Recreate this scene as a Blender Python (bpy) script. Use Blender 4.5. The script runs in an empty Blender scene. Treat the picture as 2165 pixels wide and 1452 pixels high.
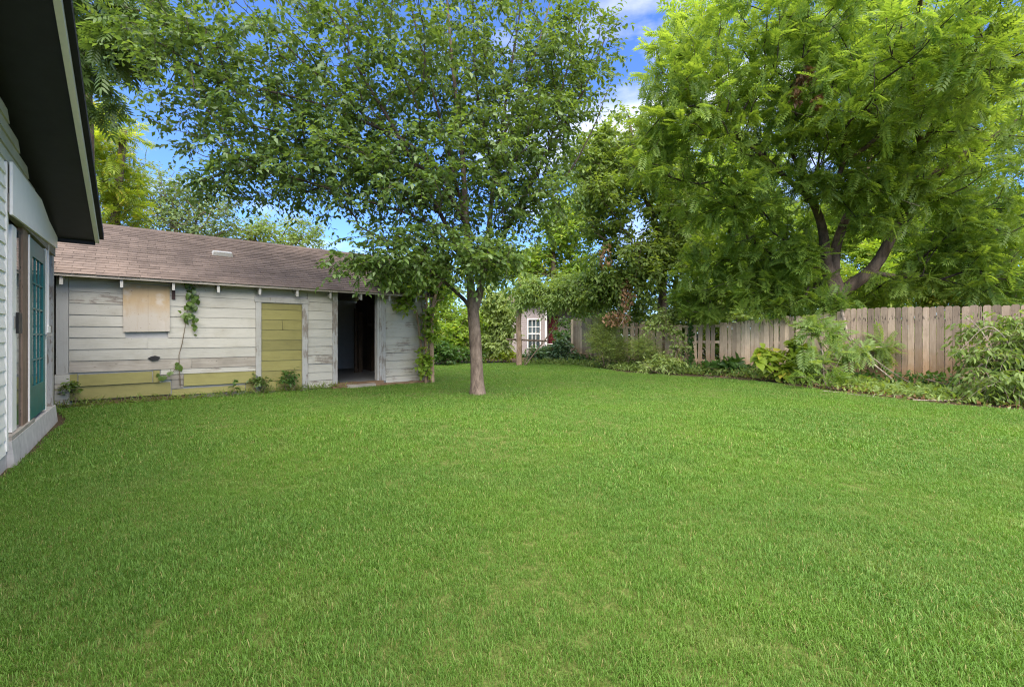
import bpy, math, random
import numpy as np
from mathutils import Vector, Matrix
random.seed(7)
R = math.radians
sc = bpy.context.scene
COL = sc.collection

# ------------------------------------------------------------------ camera
F, CX, HY, H = 960.0, 1082.5, 710.0, 1.25          # focal length and horizon of the photograph (px), eye height (m)
cam = bpy.data.cameras.new('camera')
cam.sensor_fit = 'HORIZONTAL'; cam.sensor_width = 36.0
cam.lens = 36.0 * F / 2165.0
cam.shift_y = -16.0 / 2165.0
cam.clip_start = 0.05; cam.clip_end = 2000
co = bpy.data.objects.new('camera', cam); COL.objects.link(co)
co.location = (0, 0, H); co.rotation_euler = (R(90), 0, 0)
sc.camera = co

# ------------------------------------------------------------------ light
SUN_EL, SUN_AZ = 56.0, 165.0        # azimuth: clockwise from +Y
world = bpy.data.worlds.new('World'); sc.world = world; world.use_nodes = True
wn = world.node_tree; wn.nodes.clear()
def wadd(t, **k):
    n = wn.nodes.new(t)
    for a, b in k.items(): setattr(n, a, b)
    return n
sky = wadd('ShaderNodeTexSky', sky_type='NISHITA', sun_disc=False, sun_elevation=R(SUN_EL), sun_rotation=R(SUN_AZ),
           air_density=1.0, dust_density=0.4, ozone_density=3.0)
tc = wadd('ShaderNodeTexCoord'); mp = wadd('ShaderNodeMapping')
mp.inputs['Scale'].default_value = (1.0, 1.0, 2.6); mp.inputs['Location'].default_value = (0.35, 0.1, 0.2)
cn = wadd('ShaderNodeTexNoise'); cn.inputs['Scale'].default_value = 2.6; cn.inputs['Detail'].default_value = 7; cn.inputs['Roughness'].default_value = .55
cr = wadd('ShaderNodeValToRGB'); cr.color_ramp.elements[0].position = .50; cr.color_ramp.elements[1].position = .74
cr.color_ramp.elements[1].color = (.85, .85, .85, 1)
tint = wadd('ShaderNodeMix', data_type='RGBA', blend_type='MULTIPLY'); tint.inputs[0].default_value = 1.0
tint.inputs[7].default_value = (.38, .505, .75, 1)
mx = wadd('ShaderNodeMix', data_type='RGBA'); mx.inputs[7].default_value = (4.2, 4.15, 4.1, 1)
bg = wadd('ShaderNodeBackground'); bg.inputs['Strength'].default_value = .15
wo = wadd('ShaderNodeOutputWorld')
L = wn.links.new
L(tc.outputs['Generated'], mp.inputs[0]); L(mp.outputs[0], cn.inputs['Vector']); L(cn.outputs[0], cr.inputs[0])
L(sky.outputs[0], tint.inputs[6]); L(tint.outputs[2], mx.inputs[6]); L(cr.outputs[0], mx.inputs[0])
L(mx.outputs[2], bg.inputs[0]); L(bg.outputs[0], wo.inputs[0])
sun = bpy.data.lights.new('sun', 'SUN'); sun.energy = 4.2; sun.angle = R(85); sun.color = (1, .92, .77)
so = bpy.data.objects.new('sun', sun); COL.objects.link(so)
so.rotation_euler = (R(90 - SUN_EL), 0, R(180 - SUN_AZ) )
so.location = (-10, -10, 20)
sc.view_settings.view_transform = 'Standard'; sc.view_settings.look = 'None'
sc.view_settings.gamma = 1.0; sc.view_settings.use_curve_mapping = False
sc.view_settings.exposure = 1.58
sc.render.engine = 'CYCLES'
sc.cycles.max_bounces = 10; sc.cycles.diffuse_bounces = 7; sc.cycles.transmission_bounces = 7; sc.cycles.glossy_bounces = 2
sc.cycles.use_denoising = True; sc.cycles.denoising_prefilter = 'NONE'; sc.cycles.use_adaptive_sampling = False; sc.cycles.sample_clamp_indirect = 4.0; sc.cycles.filter_width = 1.15

# ------------------------------------------------------------------ helpers
def at(px, py, Y):
    return np.array(((px - CX) / F * Y, Y, H - (py - HY) / F * Y))
def gnd(px, py, z=0.0):
    Y = F * (H - z) / (py - HY)
    return np.array(((px - CX) / F * Y, Y, z))
def nrm(v):
    v = np.asarray(v, float)
    return v / (np.linalg.norm(v, axis=-1, keepdims=True) + 1e-9)

def mesh_np(name, V, T, smooth=False):
    """triangle mesh from numpy arrays"""
    V = np.ascontiguousarray(V, np.float32); T = np.ascontiguousarray(T, np.int32)
    m = bpy.data.meshes.new(name)
    m.vertices.add(len(V)); m.vertices.foreach_set('co', V.ravel())
    m.loops.add(T.size); m.loops.foreach_set('vertex_index', T.ravel())
    m.polygons.add(len(T)); m.polygons.foreach_set('loop_start', np.arange(0, T.size, 3, dtype=np.int32))
    if smooth: m.polygons.foreach_set('use_smooth', np.ones(len(T), bool))
    m.update(calc_edges=True); m.validate()
    return m
def link(name, me, mat=None, parent=None, **props):
    o = bpy.data.objects.new(name, me); COL.objects.link(o)
    if mat is not None and me is not None and not me.materials: me.materials.append(mat)
    if parent is not None: o.parent = parent
    for k, v in props.items(): o[k] = v
    return o
def thing(name, label, cat, loc=(0, 0, 0), rz=0.0, group=None):
    o = bpy.data.objects.new(name, None); COL.objects.link(o)
    o.location = loc; o.rotation_euler = (0, 0, rz); o['label'] = label; o['category'] = cat
    o.empty_display_size = .2
    if group: o['group'] = group
    return o
class MB:
    """collects boxes, prisms and tubes"""
    def __init__(s): s.v = []; s.f = []
    def poly(s, vs, fs):
        b = len(s.v); s.v += [tuple(map(float, p)) for p in vs]; s.f += [tuple(i + b for i in f) for f in fs]; return s
    def box(s, x0, x1, y0, y1, z0, z1):
        return s.poly([(x0,y0,z0),(x1,y0,z0),(x1,y1,z0),(x0,y1,z0),(x0,y0,z1),(x1,y0,z1),(x1,y1,z1),(x0,y1,z1)],
                      [(0,3,2,1),(4,5,6,7),(0,1,5,4),(1,2,6,5),(2,3,7,6),(3,0,4,7)])
    def hexa(s, p):   # 8 corners, bottom ring then top ring
        return s.poly(p, [(0,3,2,1),(4,5,6,7),(0,1,5,4),(1,2,6,5),(2,3,7,6),(3,0,4,7)])
    def prism(s, pts, y0, y1):   # outline in x,z extruded along y
        n = len(pts)
        vs = [(x, y0, z) for x, z in pts] + [(x, y1, z) for x, z in pts]
        fs = [tuple(range(n)), tuple(range(2*n-1, n-1, -1))] + [(i, i+n, (i+1) % n + n, (i+1) % n) for i in range(n)]
        return s.poly(vs, fs)
    def tube(s, pts, rad, n=6):
        V, T = tube_np(np.array(pts, float), np.broadcast_to(np.array(rad, float), (len(pts),)), n)
        return s.poly(V, [tuple(t) for t in T])
    def mesh(s, name):
        m = bpy.data.meshes.new(name); m.from_pydata(s.v, [], s.f); m.update(); return m
    def build(s, name, mat, parent=None, bevel=0, **props):
        m = s.mesh(name); o = link(name, m, mat, parent, **props)
        return o
def tube_np(P, r, n):
    P = np.asarray(P, float); k = len(P)
    T = np.gradient(P, axis=0); T = nrm(T)
    ref = np.array((0, 0, 1.0)) if abs(T[0][2]) < .9 else np.array((1.0, 0, 0))
    X = np.zeros_like(P); x = nrm(np.cross(ref, T[0]))
    for i in range(k):
        x = x - T[i] * np.dot(x, T[i]); x = x / (np.linalg.norm(x) + 1e-9); X[i] = x
    Y = np.cross(T, X)
    a = np.linspace(0, 2 * math.pi, n, endpoint=False)
    V = P[:, None, :] + r[:, None, None] * (np.cos(a)[None, :, None] * X[:, None, :] + np.sin(a)[None, :, None] * Y[:, None, :])
    V = V.reshape(-1, 3)
    i = np.arange(k - 1)[:, None] * n; j = np.arange(n)[None, :]; j2 = (j + 1) % n
    A = i + j; B = i + j2; C = i + n + j2; D = i + n + j
    T2 = np.concatenate([np.stack([A, B, C], -1).reshape(-1, 3), np.stack([A, C, D], -1).reshape(-1, 3)])
    # end cap
    c = len(V); V = np.vstack([V, P[-1:] + T[-1:] * r[-1]])
    e = (k - 1) * n + np.arange(n); T2 = np.vstack([T2, np.stack([e, (k - 1) * n + (np.arange(n) + 1) % n, np.full(n, c)], -1)])
    return V, T2
def spline(P, seg):
    """Catmull-Rom through P, resampled about every seg metres; returns points and parameter"""
    P = np.asarray(P, float)
    Q = np.vstack([2 * P[0] - P[1], P, 2 * P[-1] - P[-2]])
    out = [];  par = []
    for i in range(1, len(Q) - 2):
        n = max(2, int(np.linalg.norm(Q[i+1] - Q[i]) / seg) + 1)
        for t in np.linspace(0, 1, n, endpoint=False):
            a, b, c, d = Q[i-1], Q[i], Q[i+1], Q[i+2]
            out.append(.5 * ((2*b) + (-a + c) * t + (2*a - 5*b + 4*c - d) * t*t + (-a + 3*b - 3*c + d) * t**3)); par.append(i - 1 + t)
    out.append(P[-1]); par.append(len(P) - 1)
    return np.array(out), np.array(par) / (len(P) - 1)

# ------------------------------------------------------------------ materials
class NT:
    def __init__(s, name):
        s.m = bpy.data.materials.new(name); s.m.use_nodes = True; s.t = s.m.node_tree; s.t.nodes.clear()
        s.out = s.t.nodes.new('ShaderNodeOutputMaterial')
    def n(s, t, ins=None, **k):
        nd = s.t.nodes.new(t)
        for a, b in k.items(): setattr(nd, a, b)
        for a, b in (ins or {}).items():
            if hasattr(b, 'is_output'): s.t.links.new(b, nd.inputs[a])
            else: nd.inputs[a].default_value = b
        return nd
    def mix(s, f, a, b, blend='MIX'):
        nd = s.n('ShaderNodeMix', data_type='RGBA', blend_type=blend)
        for i, v in ((0, f), (6, a), (7, b)):
            if hasattr(v, 'is_output'): s.t.links.new(v, nd.inputs[i])
            else: nd.inputs[i].default_value = v if i == 0 else (*v, 1)
        return nd.outputs[2]
    def math(s, op, a, b=0.0, clamp=False):
        nd = s.n('ShaderNodeMath', operation=op, use_clamp=clamp)
        for i, v in ((0, a), (1, b)):
            if hasattr(v, 'is_output'): s.t.links.new(v, nd.inputs[i])
            else: nd.inputs[i].default_value = v
        return nd.outputs[0]
    def noise(s, scale, detail=5, rough=.6, coord=None, stretch=(1, 1, 1), loc=None):
        if coord is None: coord = s.n('ShaderNodeTexCoord').outputs['Object']
        mp = s.n('ShaderNodeMapping', {0: coord}); mp.inputs['Scale'].default_value = stretch
        if loc is not None: s.t.links.new(loc, mp.inputs['Location'])
        return s.n('ShaderNodeTexNoise', {'Vector': mp.outputs[0], 'Scale': scale, 'Detail': detail, 'Roughness': rough}).outputs[0]
    def ramp(s, f, a, b, ca=0.0, cb=1.0):
        nd = s.n('ShaderNodeMapRange', {0: f, 1: a, 2: b, 3: ca, 4: cb}); nd.clamp = True
        return nd.outputs[0]
    def rnd(s): return s.n('ShaderNodeObjectInfo').outputs['Random']
    def value(s, col, lo, hi, f):
        v = s.ramp(f, 0, 1, lo, hi)
        nd = s.n('ShaderNodeHueSaturation', {'Color': col, 'Value': v}); return nd.outputs[0]
    def finish(s, col, rough=.8, bump=None, bstr=.3, bdist=.01, spec=.3, **ins):
        p = s.n('ShaderNodeBsdfPrincipled', {'Roughness': rough, 'Specular IOR Level': spec})
        if hasattr(col, 'is_output'): s.t.links.new(col, p.inputs['Base Color'])
        else: p.inputs['Base Color'].default_value = (*col, 1)
        for a, b in ins.items(): p.inputs[a.replace('_', ' ')].default_value = b
        if bump is not None:
            b = s.n('ShaderNodeBump', {'Height': bump, 'Strength': bstr, 'Distance': bdist}); s.t.links.new(b.outputs[0], p.inputs['Normal'])
        s.t.links.new(p.outputs[0], s.out.inputs[0]); return s.m

def m_plain(name, c, rough=.6, var=.25, spec=.3, scale=6, **k):
    t = NT(name); n = t.noise(scale)
    return t.finish(t.value(t.mix(0.0, c, c), 1 - var, 1 + var, n), rough, n, .15, .005, spec, **k)
def m_paint(name, base, wood=(.20, .17, .14), peel=.0, dirt=.5, along='x', rough=.55, var=.06):
    """painted wood: grain along the board, dirt, and patches where the paint has gone"""
    t = NT(name)
    st = (1, 6, 14) if along == 'x' else (14, 6, 1)
    oi = t.n('ShaderNodeObjectInfo')
    off = t.n('ShaderNodeCombineXYZ', {0: t.math('MULTIPLY', oi.outputs['Random'], 37.0), 2: t.math('MULTIPLY', oi.outputs['Random'], 11.0)}).outputs[0]
    grain = t.noise(3.2, 7, .65, stretch=st, loc=off)
    blot = t.noise(2.3, 5, .6, loc=off)
    spots = t.noise(38, 2, .5, stretch=(1, 1, 1), loc=off)
    c = t.mix(t.ramp(grain, .5, .78, 0, .45 * dirt), base, tuple(b * .55 for b in base))
    c = t.mix(t.ramp(blot, .48, .75, 0, .55 * dirt), c, tuple(b * k for b, k in zip(base, (.62, .58, .48))))
    c = t.mix(t.ramp(spots, .70, .74, 0, .6 * dirt), c, (.08, .07, .06))
    pm = t.math('ADD', t.math('MULTIPLY', blot, .55), t.math('MULTIPLY', grain, .6))
    wc = t.mix(grain, tuple(w * .55 for w in wood), tuple(w * 1.5 for w in wood))
    edge = .80 - peel
    c = t.mix(t.ramp(pm, edge, edge + .025), c, wc)
    c = t.value(c, 1 - var, 1 + var, oi.outputs['Random'])
    h = t.math('SUBTRACT', grain, t.ramp(pm, edge, edge + .02, 0, .6))
    return t.finish(c, rough, h, .35, .006, .3)
def m_wood(name, c1, c2, along='z', rough=.85, var=.22, splash=None):
    t = NT(name)
    st = (12, 12, .9) if along == 'z' else (.9, 12, 12)
    oi = t.n('ShaderNodeObjectInfo')
    off = t.n('ShaderNodeCombineXYZ', {0: t.math('MULTIPLY', oi.outputs['Random'], 53.0), 2: t.math('MULTIPLY', oi.outputs['Random'], 17.0)}).outputs[0]
    g = t.noise(2.6, 8, .7, stretch=st, loc=off)
    b = t.noise(3.0, 4, .6, loc=off)
    s = t.noise(9, 3, .6, stretch=(3, 3, 1) if along == 'z' else (1, 3, 3), loc=off)
    c = t.mix(t.ramp(g, .3, .7), c1, c2)
    c = t.mix(t.ramp(b, .45, .75, 0, .5), c, tuple(x * .6 for x in c1))
    c = t.mix(t.ramp(s, .66, .72, 0, .75), c, tuple(x * .28 for x in c1))
    if splash:
        z = t.n('ShaderNodeSeparateXYZ', {0: t.n('ShaderNodeTexCoord').outputs['Object']}).outputs[2]
        k = t.math('ADD', z, t.math('MULTIPLY', t.noise(2.1, 4), -1.5))
        c = t.mix(t.ramp(k, -.55, .2, .75, 0), c, splash)
        band = t.ramp(t.math('ABSOLUTE', t.math('SUBTRACT', z, 1.68)), .02, .16, 1, 0)
        st_ = t.ramp(t.noise(14, 2, .5, stretch=(2.2, 2.2, .5), loc=off), .56, .62, 0, .85)
        c = t.mix(t.math('MULTIPLY', band, st_), c, (.05, .04, .032))
    c = t.value(c, 1 - var, 1 + var, oi.outputs['Random'])
    return t.finish(c, rough, g, .5, .006, .2)
def m_bark(name, c1, c2, scale=9):
    t = NT(name)
    g = t.noise(scale, 8, .7, stretch=(1, 1, .28)); b = t.noise(2.5, 4)
    c = t.mix(t.ramp(g, .35, .65), c1, c2); c = t.mix(t.ramp(b, .5, .72, 0, .5), c, tuple(x * 1.5 for x in c2))
    return t.finish(c, .9, g, 1.0, .03, .15)
def m_leaf(name, c1, c2, c3=None, trans=.38, rough=.42, spec=.35, wscale=.55, back=1.25):
    """leaf: colour varies from leaf to leaf and slowly through the crown; light passes through the blade"""
    t = NT(name)
    geo = t.n('ShaderNodeNewGeometry')
    r = t.math('FRACT', t.math('ADD', geo.outputs['Random Per Island'], t.rnd()))
    w = t.noise(wscale, 3, .5, coord=geo.outputs['Position'])
    c = t.mix(t.math('ADD', t.math('MULTIPLY', r, .6), t.ramp(w, .3, .7, 0, .4)), c1, c2)
    if c3 is not None: c = t.mix(t.ramp(r, .90, .93), c, c3)
    p = t.n('ShaderNodeBsdfPrincipled', {'Base Color': c, 'Roughness': rough, 'Specular IOR Level': spec})
    tc_ = t.mix(1.0, c, (1.18 * back, 1.10 * back, .45 * back), 'MULTIPLY')
    tr = t.n('ShaderNodeBsdfTranslucent', {'Color': tc_})
    ms = t.n('ShaderNodeMixShader', {0: trans, 1: p.outputs[0], 2: tr.outputs[0]})
    t.t.links.new(ms.outputs[0], t.out.inputs[0]); return t.m

MAT = dict(
    paint=m_paint('white_paint', (.43, .41, .355), peel=.07, dirt=.85),
    paint_worn=m_paint('worn_white_paint', (.41, .39, .335), peel=.18, dirt=1.0),
    paint_v=m_paint('white_trim_paint', (.39, .38, .35), peel=.12, dirt=.9, along='z'),
    paint_peel=m_paint('peeling_trim_paint', (.38, .37, .345), peel=.20, dirt=.9, along='z'),
    olive=m_paint('olive_yellow_paint', (.235, .212, .068), wood=(.2, .17, .08), peel=.03, dirt=1.0, var=.16),
    grey_wood=m_wood('grey_weathered_wood', (.25, .22, .18), (.40, .36, .31), along='x'),
    brown_wood=m_wood('brown_wood', (.17, .11, .075), (.30, .21, .15), along='z'),
    rot_wood=m_wood('rotten_wood', (.12, .075, .045), (.26, .17, .10), along='x'),
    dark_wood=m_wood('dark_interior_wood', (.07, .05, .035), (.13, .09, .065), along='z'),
    fence=m_wood('fence_wood', (.33, .235, .16), (.51, .385, .28), splash=(.40, .22, .10), var=.40),
    fence_old=m_wood('old_fence_wood', (.45, .335, .225), (.66, .52, .37), splash=(.40, .24, .14), var=.42),
    plaster=m_plain('interior_wall_paint', (.42, .41, .40), .9, .2),
    concrete=m_plain('concrete', (.46, .44, .41), .9, .4, scale=9),
    floor=m_plain('interior_concrete_floor', (.22, .22, .22), .7, .3),
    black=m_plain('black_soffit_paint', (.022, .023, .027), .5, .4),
    roofdark=m_plain('dark_roof_edge', (.02, .02, .022), .8, .3),
    vinyl=m_plain('white_vinyl_siding', (.88, .84, .77), .45, .08),
    vinyl_old=m_paint('old_beige_siding', (.50, .49, .40), peel=.0, dirt=.8),
    white=m_plain('white_enamel', (.88, .84, .78), .4, .08),
    teal=m_plain('teal_door_paint', (.020, .145, .140), .4, .3),
    glass=m_plain('dark_glass', (.05, .07, .075), .06, .3, .8),
    metal=m_plain('brushed_metal', (.5, .5, .5), .3, .1, .5, Metallic=.9),
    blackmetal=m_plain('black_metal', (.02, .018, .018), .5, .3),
    rust=m_plain('brown_strip', (.045, .025, .022), .7, .3),
    maroon=m_plain('maroon_door_paint', (.16, .022, .028), .5, .2),
    vent=m_plain('vent_metal', (.55, .53, .47), .5, .2),
    twig=m_bark('twig_bark', (.10, .075, .05), (.22, .17, .12), 20),
    bark=m_bark('grey_tree_bark', (.075, .055, .043), (.215, .165, .13), 15),
    bark_dark=m_bark('dark_tree_bark', (.075, .055, .04), (.20, .15, .115), 8),
    branch=m_bark('dark_branch_bark', (.030, .024, .019), (.085, .066, .052), 10),
    bark_walnut=m_bark('walnut_bark', (.055, .040, .029), (.165, .122, .088), 9),
    bark_tan=m_bark('tan_tree_bark', (.15, .10, .065), (.36, .26, .175), 9),
    deadwood=m_bark('dead_branch_bark', (.17, .13, .10), (.40, .33, .27), 14),
)
def m_shingle():
    t = NT('asphalt_shingle')
    oi = t.n('ShaderNodeObjectInfo'); geo = t.n('ShaderNodeNewGeometry')
    r = t.math('FRACT', t.math('ADD', geo.outputs['Random Per Island'], oi.outputs['Random']))
    g = t.noise(150, 3, .7); b = t.noise(.8, 5, .6)
    c = t.mix(r, (.125, .097, .082), (.185, .143, .120))
    c = t.mix(t.ramp(b, .46, .66, 0, .6), c, (.25, .19, .155))
    c = t.value(c, .65, 1.35, g)
    c = t.mix(t.ramp(t.noise(6, 4, .7), .64, .70, 0, .6), c, (.09, .075, .06))
    return t.finish(c, .95, g, .6, .004, .1)
MAT['shingle'] = m_shingle()
def m_plywood():
    t = NT('weathered_plywood')
    z = t.n('ShaderNodeSeparateXYZ', {0: t.n('ShaderNodeTexCoord').outputs['Object']}).outputs[2]
    g = t.noise(2.5, 7, .7, stretch=(5, 5, .7)); b = t.noise(3.0, 5, .55)
    k = t.math('ADD', z, t.math('MULTIPLY', b, .9))
    c = t.mix(t.ramp(k, 2.0, 2.35), (.45, .40, .34), (.42, .31, .185))
    c = t.mix(t.ramp(b, .52, .66, 0, .85), c, (.52, .47, .42))
    c = t.mix(t.ramp(g, .55, .75, 0, .4), c, (.33, .22, .12))
    c = t.mix(t.ramp(t.noise(30, 2), .70, .73, 0, .8), c, (.10, .05, .03))
    return t.finish(c, .8, g, .3, .004, .2)
MAT['plywood'] = m_plywood()
def m_ground():
    t = NT('soil'); geo = t.n('ShaderNodeNewGeometry')
    a = t.noise(3, 6, .65, coord=geo.outputs['Position']); b = t.noise(28, 5, .7, coord=geo.outputs['Position'])
    c = t.mix(a, (.045, .032, .020), (.12, .085, .055)); c = t.value(c, .5, 1.5, b)
    return t.finish(c, 1.0, b, .8, .03, .1)
MAT['soil'] = m_ground()
def m_turf():
    t = NT('turf_soil'); geo = t.n('ShaderNodeNewGeometry')
    b = t.noise(60, 4, .7, coord=geo.outputs['Position'])
    c = t.mix(t.ramp(b, .35, .7), (.060, .085, .018), (.17, .19, .055))
    return t.finish(c, 1.0, b, .6, .02, .1)
MAT['turf'] = m_turf()
def m_grass():
    t = NT('grass_blade'); geo = t.n('ShaderNodeNewGeometry')
    r = t.math('FRACT', t.math('ADD', geo.outputs['Random Per Island'], t.rnd()))
    big = t.noise(.55, 4, .6, coord=geo.outputs['Position']); mid = t.noise(3.2, 4, .6, coord=geo.outputs['Position'])
    c = t.mix(r, (.070, .160, .020), (.165, .295, .055))
    c = t.mix(t.ramp(big, .42, .68, 0, .55), c, (.155, .285, .028))
    c = t.mix(t.ramp(mid, .52, .75, 0, .6), c, (.085, .18, .024))
    c = t.mix(t.ramp(r, .93, .95, 0, .85), c, (.34, .30, .12))
    dry = t.noise(1.7, 4, .6, coord=geo.outputs['Position'])
    c = t.mix(t.ramp(dry, .56, .74, 0, .45), c, (.24, .30, .09))
    p = t.n('ShaderNodeBsdfPrincipled', {'Base Color': c, 'Roughness': .5, 'Specular IOR Level': .25})
    tr = t.n('ShaderNodeBsdfTranslucent', {'Color': t.mix(1.0, c, (1.3, 1.25, .5), 'MULTIPLY')})
    ms = t.n('ShaderNodeMixShader', {0: .33, 1: p.outputs[0], 2: tr.outputs[0]})
    t.t.links.new(ms.outputs[0], t.out.inputs[0]); return t.m
MAT['grass'] = m_grass()
LEAF = dict(
    mid=m_leaf('leaf_mid_green', (.062, .122, .032), (.170, .255, .066), trans=.48, spec=.5, rough=.36),
    lime=m_leaf('leaf_lime', (.16, .28, .035), (.31, .43, .07), (.38, .42, .08), trans=.5),
    walnut=m_leaf('leaf_fresh_green', (.105, .20, .036), (.30, .41, .080), trans=.55, wscale=.35),
    deep=m_leaf('leaf_deep_green', (.045, .110, .025), (.105, .20, .045), trans=.45),
    olive=m_leaf('leaf_olive_green', (.115, .19, .042), (.26, .35, .085), trans=.5),
    greyg=m_leaf('leaf_grey_green', (.12, .19, .08), (.22, .30, .13), trans=.4),
    yellowg=m_leaf('leaf_yellow_green', (.20, .30, .030), (.35, .44, .06), (.52, .47, .08), trans=.5),
    bluegreen=m_leaf('leaf_blue_green', (.09, .16, .08), (.20, .31, .17), trans=.35, spec=.5, rough=.35),
    feather=m_leaf('leaf_feathery', (.20, .31, .09), (.36, .47, .17), trans=.55),
    dead=m_leaf('leaf_dead_brown', (.17, .085, .045), (.38, .23, .12), trans=.25, wscale=2),
    pale=m_leaf('leaf_pale_green', (.22, .31, .085), (.38, .47, .17), trans=.45),
)

# ------------------------------------------------------------------ vegetation library
def leaf_tpl(w=.5, fold=.12, tip=.0, bend=.12, stations=(.3, .68), widths=(.95, .72)):
    """one blade along +Y, length 1, folded along the midrib; 8 triangles"""
    v = [(0, 0, 0)]
    for s, k in zip(stations, widths):
        z = -bend * s * s
        v += [(-w / 2 * k, s, z + fold * w * k), (0, s, z), (w / 2 * k, s, z + fold * w * k)]
    v.append((0, 1, -bend - tip))
    t = [(0, 2, 1), (0, 3, 2), (1, 2, 5), (1, 5, 4), (2, 3, 6), (2, 6, 5), (4, 5, 7), (5, 6, 7)]
    return np.array(v, float), np.array(t)
def leaf4_tpl(w=.5, fold=.12, bend=.1):
    v = [(0, 0, 0), (-w/2, .45, fold*w), (0, .45, -bend*.25), (w/2, .45, fold*w), (0, 1, -bend)]
    return np.array(v, float), np.array([(0, 2, 1), (0, 3, 2), (1, 2, 4), (2, 3, 4)])
def leaf2_tpl(w=.5):
    v = [(0, 0, 0), (-w/2, .45, .05), (w/2, .45, .05), (0, 1, -.1)]
    return np.array(v, float), np.array([(0, 2, 1), (1, 2, 3)])
def frond_tpl(pairs=6, ll=.34, w=.32, droop=.28, tpl=None, spread=62, rachis=True):
    """a pinnate leaf of unit length along +Y"""
    tv, tt = tpl if tpl is not None else leaf4_tpl(w, .1, .12)
    V = []; T = []; n = 0
    def put(pos, ang, scale, dz):
        nonlocal n
        c, s = math.cos(ang), math.sin(ang)
        p = tv * scale
        q = np.stack([p[:, 0] * c - p[:, 1] * s, p[:, 0] * s + p[:, 1] * c, p[:, 2] - dz * p[:, 1]], -1) + pos
        V.append(q); T.append(tt + n); n += len(q)
    for i in range(pairs):
        s = .16 + .76 * i / max(1, pairs - 1)
        k = ll * (.72 + .55 * math.sin(math.pi * (.12 + .75 * i / pairs)))* .85
        pos = np.array((0, s, -droop * s * s))
        for sg in (-1, 1):
            put(pos + np.array((0, .012 * sg, 0)), sg * R(spread - 14 * s), k, .18)
    put(np.array((0, .93, -droop * .86)), 0, ll, .25)
    if rachis:
        P = np.array([(0, s, -droop * s * s) for s in np.linspace(0, .95, 3)])
        v, t = tube_np(P, np.full(3, .006), 3); V.append(v); T.append(t + n)
    return np.vstack(V), np.vstack(T)
def frames(D, Nn):
    """rotation matrices with column Y = D, Z ~ Nn"""
    Y = nrm(D); Z = Nn - Y * np.sum(Nn * Y, -1, keepdims=True); Z = nrm(Z); X = np.cross(Y, Z)
    return np.stack([X, Y, Z], -1)
def stamp(tpl, P, M, S):
    tv, tt = tpl
    N = len(P)
    V = np.einsum('nij,vj->nvi', M, tv) * S[:, None, None] + P[:, None, :]
    T = tt[None] + (np.arange(N) * len(tv))[:, None, None]
    return V.reshape(-1, 3), T.reshape(-1, 3)
def rdir(rng, n):
    return nrm(rng.normal(size=(n, 3)))
def blob_pts(rng, blobs):
    out = []
    for c, rad, n in blobs:
        d = rdir(rng, n); r = rng.random(n) ** (1 / 2.4)
        out.append(np.array(c) + d * r[:, None] * np.array(rad))
    return np.vstack(out)
def grow(rng, seeds, pts, bf=.25, seg=.3, sag=.05):
    pos = []; par = []; tip = []; rmin = []; Ln = []; tan = []
    for P, r0, r1 in seeds:
        Q, t = spline(P, seg)
        st = 0
        if pos:
            d = np.linalg.norm(np.array(pos) - Q[0], axis=1); prev = int(d.argmin()); st = 1
        else: prev = -1
        for i in range(st, len(Q)):
            tg = nrm(Q[min(i+1, len(Q)-1)] - Q[max(i-1, 0)])
            Ln.append(0 if prev < 0 else Ln[prev] + np.linalg.norm(Q[i] - pos[prev]))
            pos.append(Q[i]); par.append(prev); tip.append(0); rmin.append(r0 + (r1 - r0) * t[i]); tan.append(tg)
            prev = len(pos) - 1
    A = np.array(pos); Lb = np.array(Ln); Tg = np.array(tan)
    rem = np.arange(len(pts)); best = np.full(len(pts), 1e9); bn = np.zeros(len(pts), int)
    def upd(i0):
        nonlocal best, bn
        P = pts[rem]; a = np.array(pos[i0:]); l = np.array(Ln[i0:]); tg = np.array(tan[i0:])
        d = P[:, None] - a[None]; dist = np.linalg.norm(d, axis=2)
        cs = np.einsum('ijk,jk->ij', d, tg) / (dist + 1e-6)
        # thick lower stems are poor places to start a twig
        cost = dist * (1 + .55 * (1 - cs)) + bf * l[None]
        k = cost.argmin(1); c = cost[np.arange(len(P)), k]
        m = c < best[rem]
        best[rem[m]] = c[m]; bn[rem[m]] = k[m] + i0
    upd(0)
    while len(rem):
        j = rem[best[rem].argmin()]; rem = rem[rem != j]
        n0 = bn[j]; a = pos[n0]; b = pts[j]; dv = b - a; d = np.linalg.norm(dv)
        m = max(1, int(round(d / seg))); i0 = len(pos); prev = n0
        t0 = nrm(nrm(dv) + .75 * tan[n0]) * d; t1 = nrm(dv + np.array((0, 0, -.12 * d))) * d
        jit = rng.normal(size=3) * .05 * d
        for q in range(1, m + 1):
            t = q / m
            h = (2*t**3 - 3*t*t + 1) * a + (t**3 - 2*t*t + t) * t0 + (-2*t**3 + 3*t*t) * b + (t**3 - t*t) * t1
            if q < m: h = h + jit * math.sin(math.pi * t)
            tg = nrm(h - pos[prev]) if np.linalg.norm(h - pos[prev]) > 1e-6 else tan[prev]
            Ln.append(Ln[prev] + np.linalg.norm(h - pos[prev])); pos.append(h); par.append(prev); tip.append(1 if q == m else 0); rmin.append(0.0); tan.append(tg)
            prev = len(pos) - 1
        if len(rem): upd(i0)
    return np.array(pos), np.array(par), np.array(tip), np.array(rmin), np.array(tan)
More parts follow.
